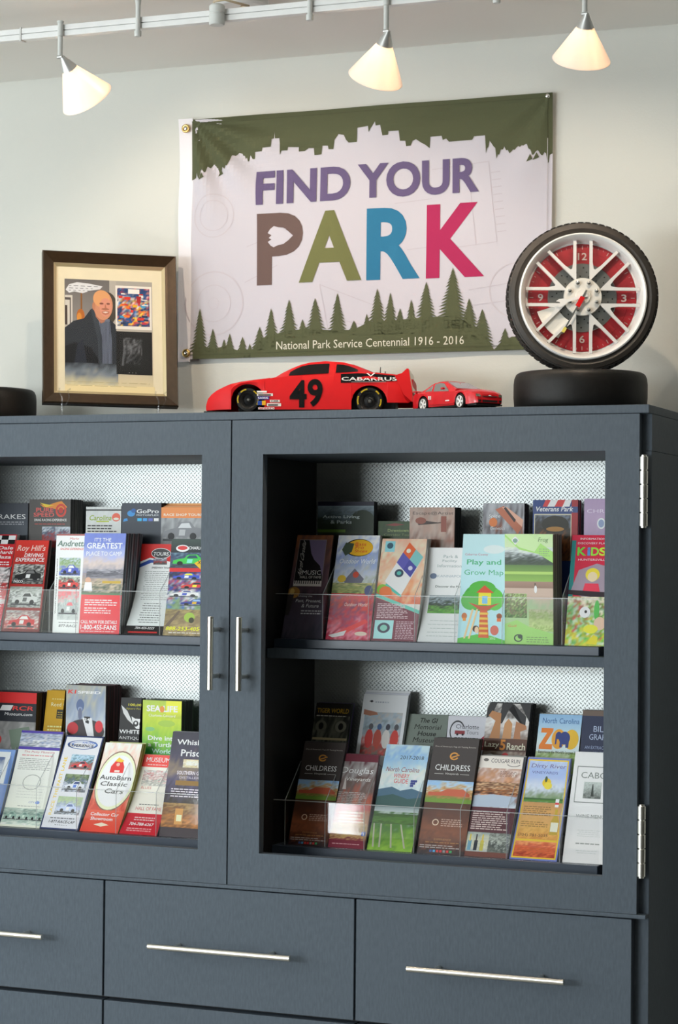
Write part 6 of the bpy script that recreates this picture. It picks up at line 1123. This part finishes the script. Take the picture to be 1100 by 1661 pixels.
# ---- right cabinet, lower shelf, front row
def childress():
    return [('p', 0, 0, 1, 0.44, ['2a1a1c', '6a3a24', '7a4428', '5a3020', '4a2c20'], 80, 0.3), ('r', 0, 0.62, 1, 1, '332b2a', '3a3230'), ('p', 0, 0.44, 1, 0.63, ['6a8a38', '8a7a3a', 'b07848', 'c0a070', 'a8c0d0', '8ab0d8'], 81, 0.5), ('r', 0, 0.44, 1, 0.475, '6a8c30'), ('g', [(0.05, 0.53), (0.3, 0.53), (0.45, 0.56), (0.8, 0.56), (0.95, 0.52), (0.95, 0.50), (0.05, 0.50)], 'b8583a'),
            ('t', 'One of America\'s Top 25 Tasting Rooms', 0.5, 0.925, 0.9, 0.016, 'b8b0a8', ''), ('o', 0.50, 0.845, 0.10, 0.034, 0.35, 'c88a38', 18, 0.6, 5.9), ('g', [(0.44, 0.838), (0.6, 0.862), (0.62, 0.853), (0.46, 0.828)], 'c88a38'), ('t', 'CHILDRESS', 0.5, 0.745, 0.76, 0.050, 'e4e0dc', ''), ('t', 'Vineyards', 0.5, 0.690, 0.30, 0.022, 'c8c4c0', 'i'), ('r', 0.12, 0.688, 0.32, 0.691, 'c8c4c0'), ('r', 0.68, 0.688, 0.88, 0.691, 'c8c4c0'),
            ('o', 0.30, 0.27, 0.07, 0.028, 0.3, 'd0b8a0'), ('l', 0.42, 0.24, 0.92, 0.31, 4, 'b89888'), ('t', 'EXPERIENCE', 0.5, 0.125, 0.36, 0.016, 'a87848', ''), ('l', 0.15, 0.095, 0.9, 0.11, 1, 'a87848'), ('l', 0.04, 0.05, 0.96, 0.085, 2, 'a89c98')]+[('r', 0.26+0.07*i, 0.015, 0.31+0.07*i, 0.035, c) for i, c in enumerate(('3a5a9a', '4a9ac8', 'c83a3a', 'c82a34', '8a8a8a', 'c83a3a', '3a9a5a'))]
F(0, 'L', 'dark brown vineyard brochures with a villa photo, nearest the centre divider', (495, 1202), (562, 1206), 467, 531, 0.012, childress(), DK, group=None)
F(0, 'L', 'burgundy vineyard brochures with script name and a red phone strip', (554, 1222), (615, 1225), 532, 591, 0.010,
  [('p', 0, 0, 1, 1, ['8a2a3a', 'c09060', 'a87858', 'c86048', '7a6a64', '6a5450', 'a8a4a4', '5a2a34'], 82, 0.3), ('r', 0, 0.92, 1, 1, '6a2434'), ('t', 'Douglas', 0.5, 0.815, 0.84, 0.085, 'e8e4e4', 'i'), ('t', 'Vineyards', 0.55, 0.725, 0.66, 0.050, 'e0dcd8', 'i'), ('g', [(0.16, 0.62), (0.20, 0.74), (0.23, 0.74), (0.26, 0.62)], 'c8c0bc'), ('l', 0.05, 0.48, 0.92, 0.60, 7, 'b8b0ac'), ('r', 0, 0.40, 1, 0.46, 'b85048'), ('l', 0.2, 0.27, 0.92, 0.40, 4, 'e8d0b8'), ('p', 0, 0.08, 1, 0.26, ['8a3a40', 'c8a468', '9a7a48', 'b89868'], 83, 0.5), ('t', '704-939-6150', 0.52, 0.155, 0.66, 0.032, 'f0e8d8', 'i'), ('r', 0.86, 0.135, 0.97, 0.18, '3a5ab0'), ('t', 'f', 0.915, 0.157, 0.04, 0.034, W_, 'b'), ('r', 0, 0.0, 1, 0.085, '7a1c34'), ('l', 0.1, 0.04, 0.9, 0.055, 1, 'e0a8b0')], ('a88a90', '7a4a54'))
F(0, 'L', 'blue and green winery guide brochures with vineyard rows and hills', (628, 1208), (698, 1209), 595, 668, 0.012,
  [('p', 0, 0.42, 1, 1, ['3a5a78', 'b8ccd8', 'c8d8dc', 'd8e0d8', 'a8c8e0', '8ab4dc', 'b8d0e4'], 84, 0.25), ('g', [(0, 0.42), (0, 0.57), (0.3, 0.60), (0.5, 0.565), (0.75, 0.59), (1, 0.56), (1, 0.42)], '4a6a80'), ('g', [(0, 0.40), (0, 0.50), (0.35, 0.53), (0.7, 0.49), (1, 0.51), (1, 0.40)], '3a5a58'), ('p', 0, 0, 1, 0.40, ['8ab838', '6a9a2a', '4a7a24', '3a6a28', 'a8b8b0'], 85, 0.6), ('r', 0, 0.365, 1, 0.41, 'b8c4c4', '8a9ca0'), ('p', 0, 0.25, 1, 0.345, ['3a5a20', '4a7a28', '2f4f1c'], 86, 0.6)]+
  [('g', [(a, 0.03), (a+0.04, 0.03), (b+0.03, 0.25), (b, 0.25)], 'a8a890') for a, b in ((0.10, 0.04), (0.24, 0.20), (0.50, 0.42), (0.80, 0.64))]+
  [('t', '2017-2018', 0.64, 0.88, 0.54, 0.036, '2a2a38', ''), ('t', 'North Carolina', 0.48, 0.765, 0.76, 0.044, '8a2a3a', 'i'), ('t', 'WINERY', 0.47, 0.705, 0.36, 0.040, 'c8303a', ''), ('t', 'GUIDE', 0.48, 0.655, 0.32, 0.040, 'c8303a', '')]+[('e', 0.72+0.035*i, 0.66-0.022*j, 0.022, 0.012, '3a4488') for j in range(3) for i in range(4-j)], LT)
F(0, 'L', 'dark brown vineyard brochures with a villa photo, beside the tasting bar leaflets', (705, 1197), (778, 1199), 676, 753, 0.022, childress(), ('4a4440', '2a2624', '6a6460'))
F(0, 'L', 'cream and burgundy brochures with a tasting bar photo and wine bottles', (780, 1226), (850, 1228), 751, 823, 0.018,
  [('p', 0, 0.47, 1, 0.92, ['c8d0d8', '9aa4b0', '8a5a48', 'c89068', 'c09070', 'b8988c', 'd8c8c0'], 87, 0.5), ('r', 0, 0.88, 1, 1, 'dcd4cc'), ('t', 'COUGAR RUN', 0.60, 0.955, 0.66, 0.040, '3a3036', ''), ('o', 0.80, 0.93, 0.16, 0.03, 0.15, '4a3a40', 12, 3.4, 6.0), ('e', 0.15, 0.96, 0.06, 0.015, '6a6460'), ('l', 0.52, 0.80, 0.95, 0.86, 4, '8a6a60'), ('p', 0, 0.62, 1, 0.74, ['4a2a20', 'b07040', '6a4028', 'd8b088', '5a3828'], 88, 1.0), ('g', [(0, 0.49), (0, 0.60), (0.45, 0.62), (1, 0.60), (0.8, 0.50)], 'a8b4c4'), ('r', 0, 0.24, 1, 0.49, '4a1c26', '52202a'), ('l', 0.06, 0.27, 0.95, 0.46, 9, 'c8b4b0'), ('p', 0, 0.05, 0.52, 0.24, ['a8b0b0', 'c8c8b0', '8a9a98'], 89, 0.4), ('p', 0.52, 0.05, 1, 0.24, ['6a7068', '3a4240', 'a8b0a8', '5a605a'], 90, 0.9), ('r', 0, 0, 1, 0.05, '6a3a30')]+
  [('r', 0.06+0.14*i, 0.06, 0.14+0.14*i, 0.16, c) for i, c in enumerate(('6a9ab0', '1c2430', 'b8b048'))]+[('r', 0.085+0.14*i, 0.15, 0.115+0.14*i, 0.22, c) for i, c in enumerate(('c8b848', '2a2228', 'c8b038'))], LT)
F(0, 'L', 'yellow bordered vineyard brochures with a butterfly in a blue sky', (857, 1229), (926, 1231), 826, 903, 0.012,
  [('r', 0, 0, 1, 1, '6a78b8'), ('r', 0.03, 0.015, 0.97, 0.985, 'd8b838'), ('p', 0.06, 0.55, 0.94, 0.97, ['4a7a3a', '8a9a80', 'c8d0e4', 'a8b8e0', '9ab0e0', 'b8c4e8'], 91, 0.2), ('r', 0.06, 0.57, 0.94, 0.60, '5a8a38', '2a4a2a'), ('p', 0.06, 0.20, 0.94, 0.56, ['c88a40', 'd8a858', 'd0a060', 'c8985a', 'b88a58'], 92, 0.25), ('p', 0.06, 0.03, 0.94, 0.18, ['a83a24', 'd06a3c', 'c05030', 'e08a58'], 93, 0.6), ('t', 'Dirty River', 0.52, 0.915, 0.80, 0.052, '6a5a88', 'i'), ('t', 'VINEYARDS', 0.45, 0.855, 0.60, 0.026, '5a5a98', ''), ('e', 0.52, 0.755, 0.10, 0.045, 'd8b828'), ('e', 0.56, 0.725, 0.09, 0.035, 'e0c840'), ('e', 0.50, 0.79, 0.03, 0.03, '4a5a3a'), ('l', 0.10, 0.43, 0.75, 0.53, 5, '8a6a40'), ('l', 0.10, 0.32, 0.72, 0.38, 3, 'a07840'), ('r', 0.78, 0.52, 0.86, 0.60, 'd8dce8'), ('r', 0.78, 0.545, 0.86, 0.565, 'c83a44'), ('g', [(0.74, 0.25), (0.74, 0.38), (0.80, 0.44), (0.80, 0.50), (0.86, 0.50), (0.86, 0.44), (0.92, 0.38), (0.92, 0.25)], 'b89a38'), ('r', 0.75, 0.28, 0.91, 0.37, 'e8e0c8'), ('t', '(704) 781-5035', 0.40, 0.235, 0.64, 0.036, '6a4a2a', '')], ('8a94c0', 'c8ccd8'), curve=0.3)
F(0, 'L', 'white wine menu leaflets with a framed tower picture at the right stile', (934, 1219), (1000, 1222), 912, 985, 0.010,
  [('r', 0, 0, 1, 1, 'dce4dc', 'e4eae2'), ('o', 0.5, 0.70, 0.0001, 0.0001, 0.5, 'dce4dc', 4), ('r', 0.10, 0.54, 0.98, 0.87, '6a706c'), ('r', 0.115, 0.547, 0.98, 0.863, 'e0e8e0'), ('t', 'CABO', 0.52, 0.79, 0.62, 0.055, '7a807c', ''), ('p', 0.30, 0.58, 0.72, 0.73, ['5a605c', '8a908c', 'a8b0ac', 'b8c0bc'], 94, 0.4), ('g', [(0.48, 0.60), (0.50, 0.71), (0.52, 0.71), (0.55, 0.60)], '3a403c'), ('t', 'WINE MENU', 0.52, 0.42, 0.66, 0.032, '7a807c', ''), ('l', 0.25, 0.24, 0.8, 0.31, 4, 'b0b8b2', 4, 0.18, True), ('l', 0.2, 0.17, 0.85, 0.19, 1, '8a908c', 5, 0.5, True), ('l', 0.25, 0.09, 0.8, 0.13, 2, 'b0b8b2', 6, 0.18, True)], LT)
# ---- the racks
M_EDGE = mat('lit_acrylic_edge', (0.62, 0.66, 0.66), 0.2, spec=0.5); M_EDGE.node_tree.nodes['Principled BSDF'].inputs['Alpha'].default_value = 0.42  # pale colour stands in for light scattered along the acrylic edges
for cab_i, (x0, x1) in enumerate(((-0.7605, -0.114), (-1.5, -0.80))):
    for sh, z in (('U', ZU), ('L', ZL)):
        base_z = -0.2243+ZB if sh == 'U' else -0.6253+ZB
        where = ('right' if cab_i == 0 else 'left')+(' cabinet bay, on the middle shelf' if sh == 'U' else ' cabinet bay, on the bottom board')
        rk = thing('brochure_rack', 'clear two-tier acrylic brochure rack in the '+where, 'brochure rack', ((x0+x1)/2, 0.25, base_z), 'acrylic brochure racks')
        MB().box((x0, 0.160, base_z), (x1, 0.348, z), 0.001).build('base', M_RACK, rk)
        MB().box((x0, 0.264, z+0.0002), (x1, 0.348, z+STEP), 0.001).build('rear_step', M_RACK, rk)
        MB().box((x0, 0.166, z+0.0003), (x1, 0.1685, z+0.086)).build('front_lip', M_ACRYL, rk)
        MB().box((x0, 0.166, z+0.0861), (x1, 0.1685, z+0.0873)).build('lip_edge', M_EDGE, rk)
        MB().box((x0, 0.2585, z+0.0003), (x1, 0.261, z+0.125)).build('tier_panel', M_ACRYL, rk)
        MB().box((x0, 0.3500, z+STEP), (x1, 0.3525, z+STEP+0.15)).build('tier_panel', M_ACRYL, rk)
        for X in DIV[(sh, cab_i)]:
            X = X-0.0035
            if X < x0+0.004: continue
            pl = [(0.1690, z+0.0004), (0.2580, z+0.0004), (0.2580, z+0.150), (0.245, z+0.155), (0.1690, z+0.086)]
            dv = MB().prism(pl, lambda p: (X, p[0], p[1]), lambda p: (X+0.0016, p[0], p[1])).build('slot_divider', M_ACRYL, rk)
            MB().tube([(X+0.0008, 0.1692, z+0.001), (X+0.0008, 0.1692, z+0.0865), (X+0.0008, 0.245, z+0.1556), (X+0.0008, 0.2578, z+0.1506)], 0.0008, 6).build('lit_edge', M_EDGE, dv)
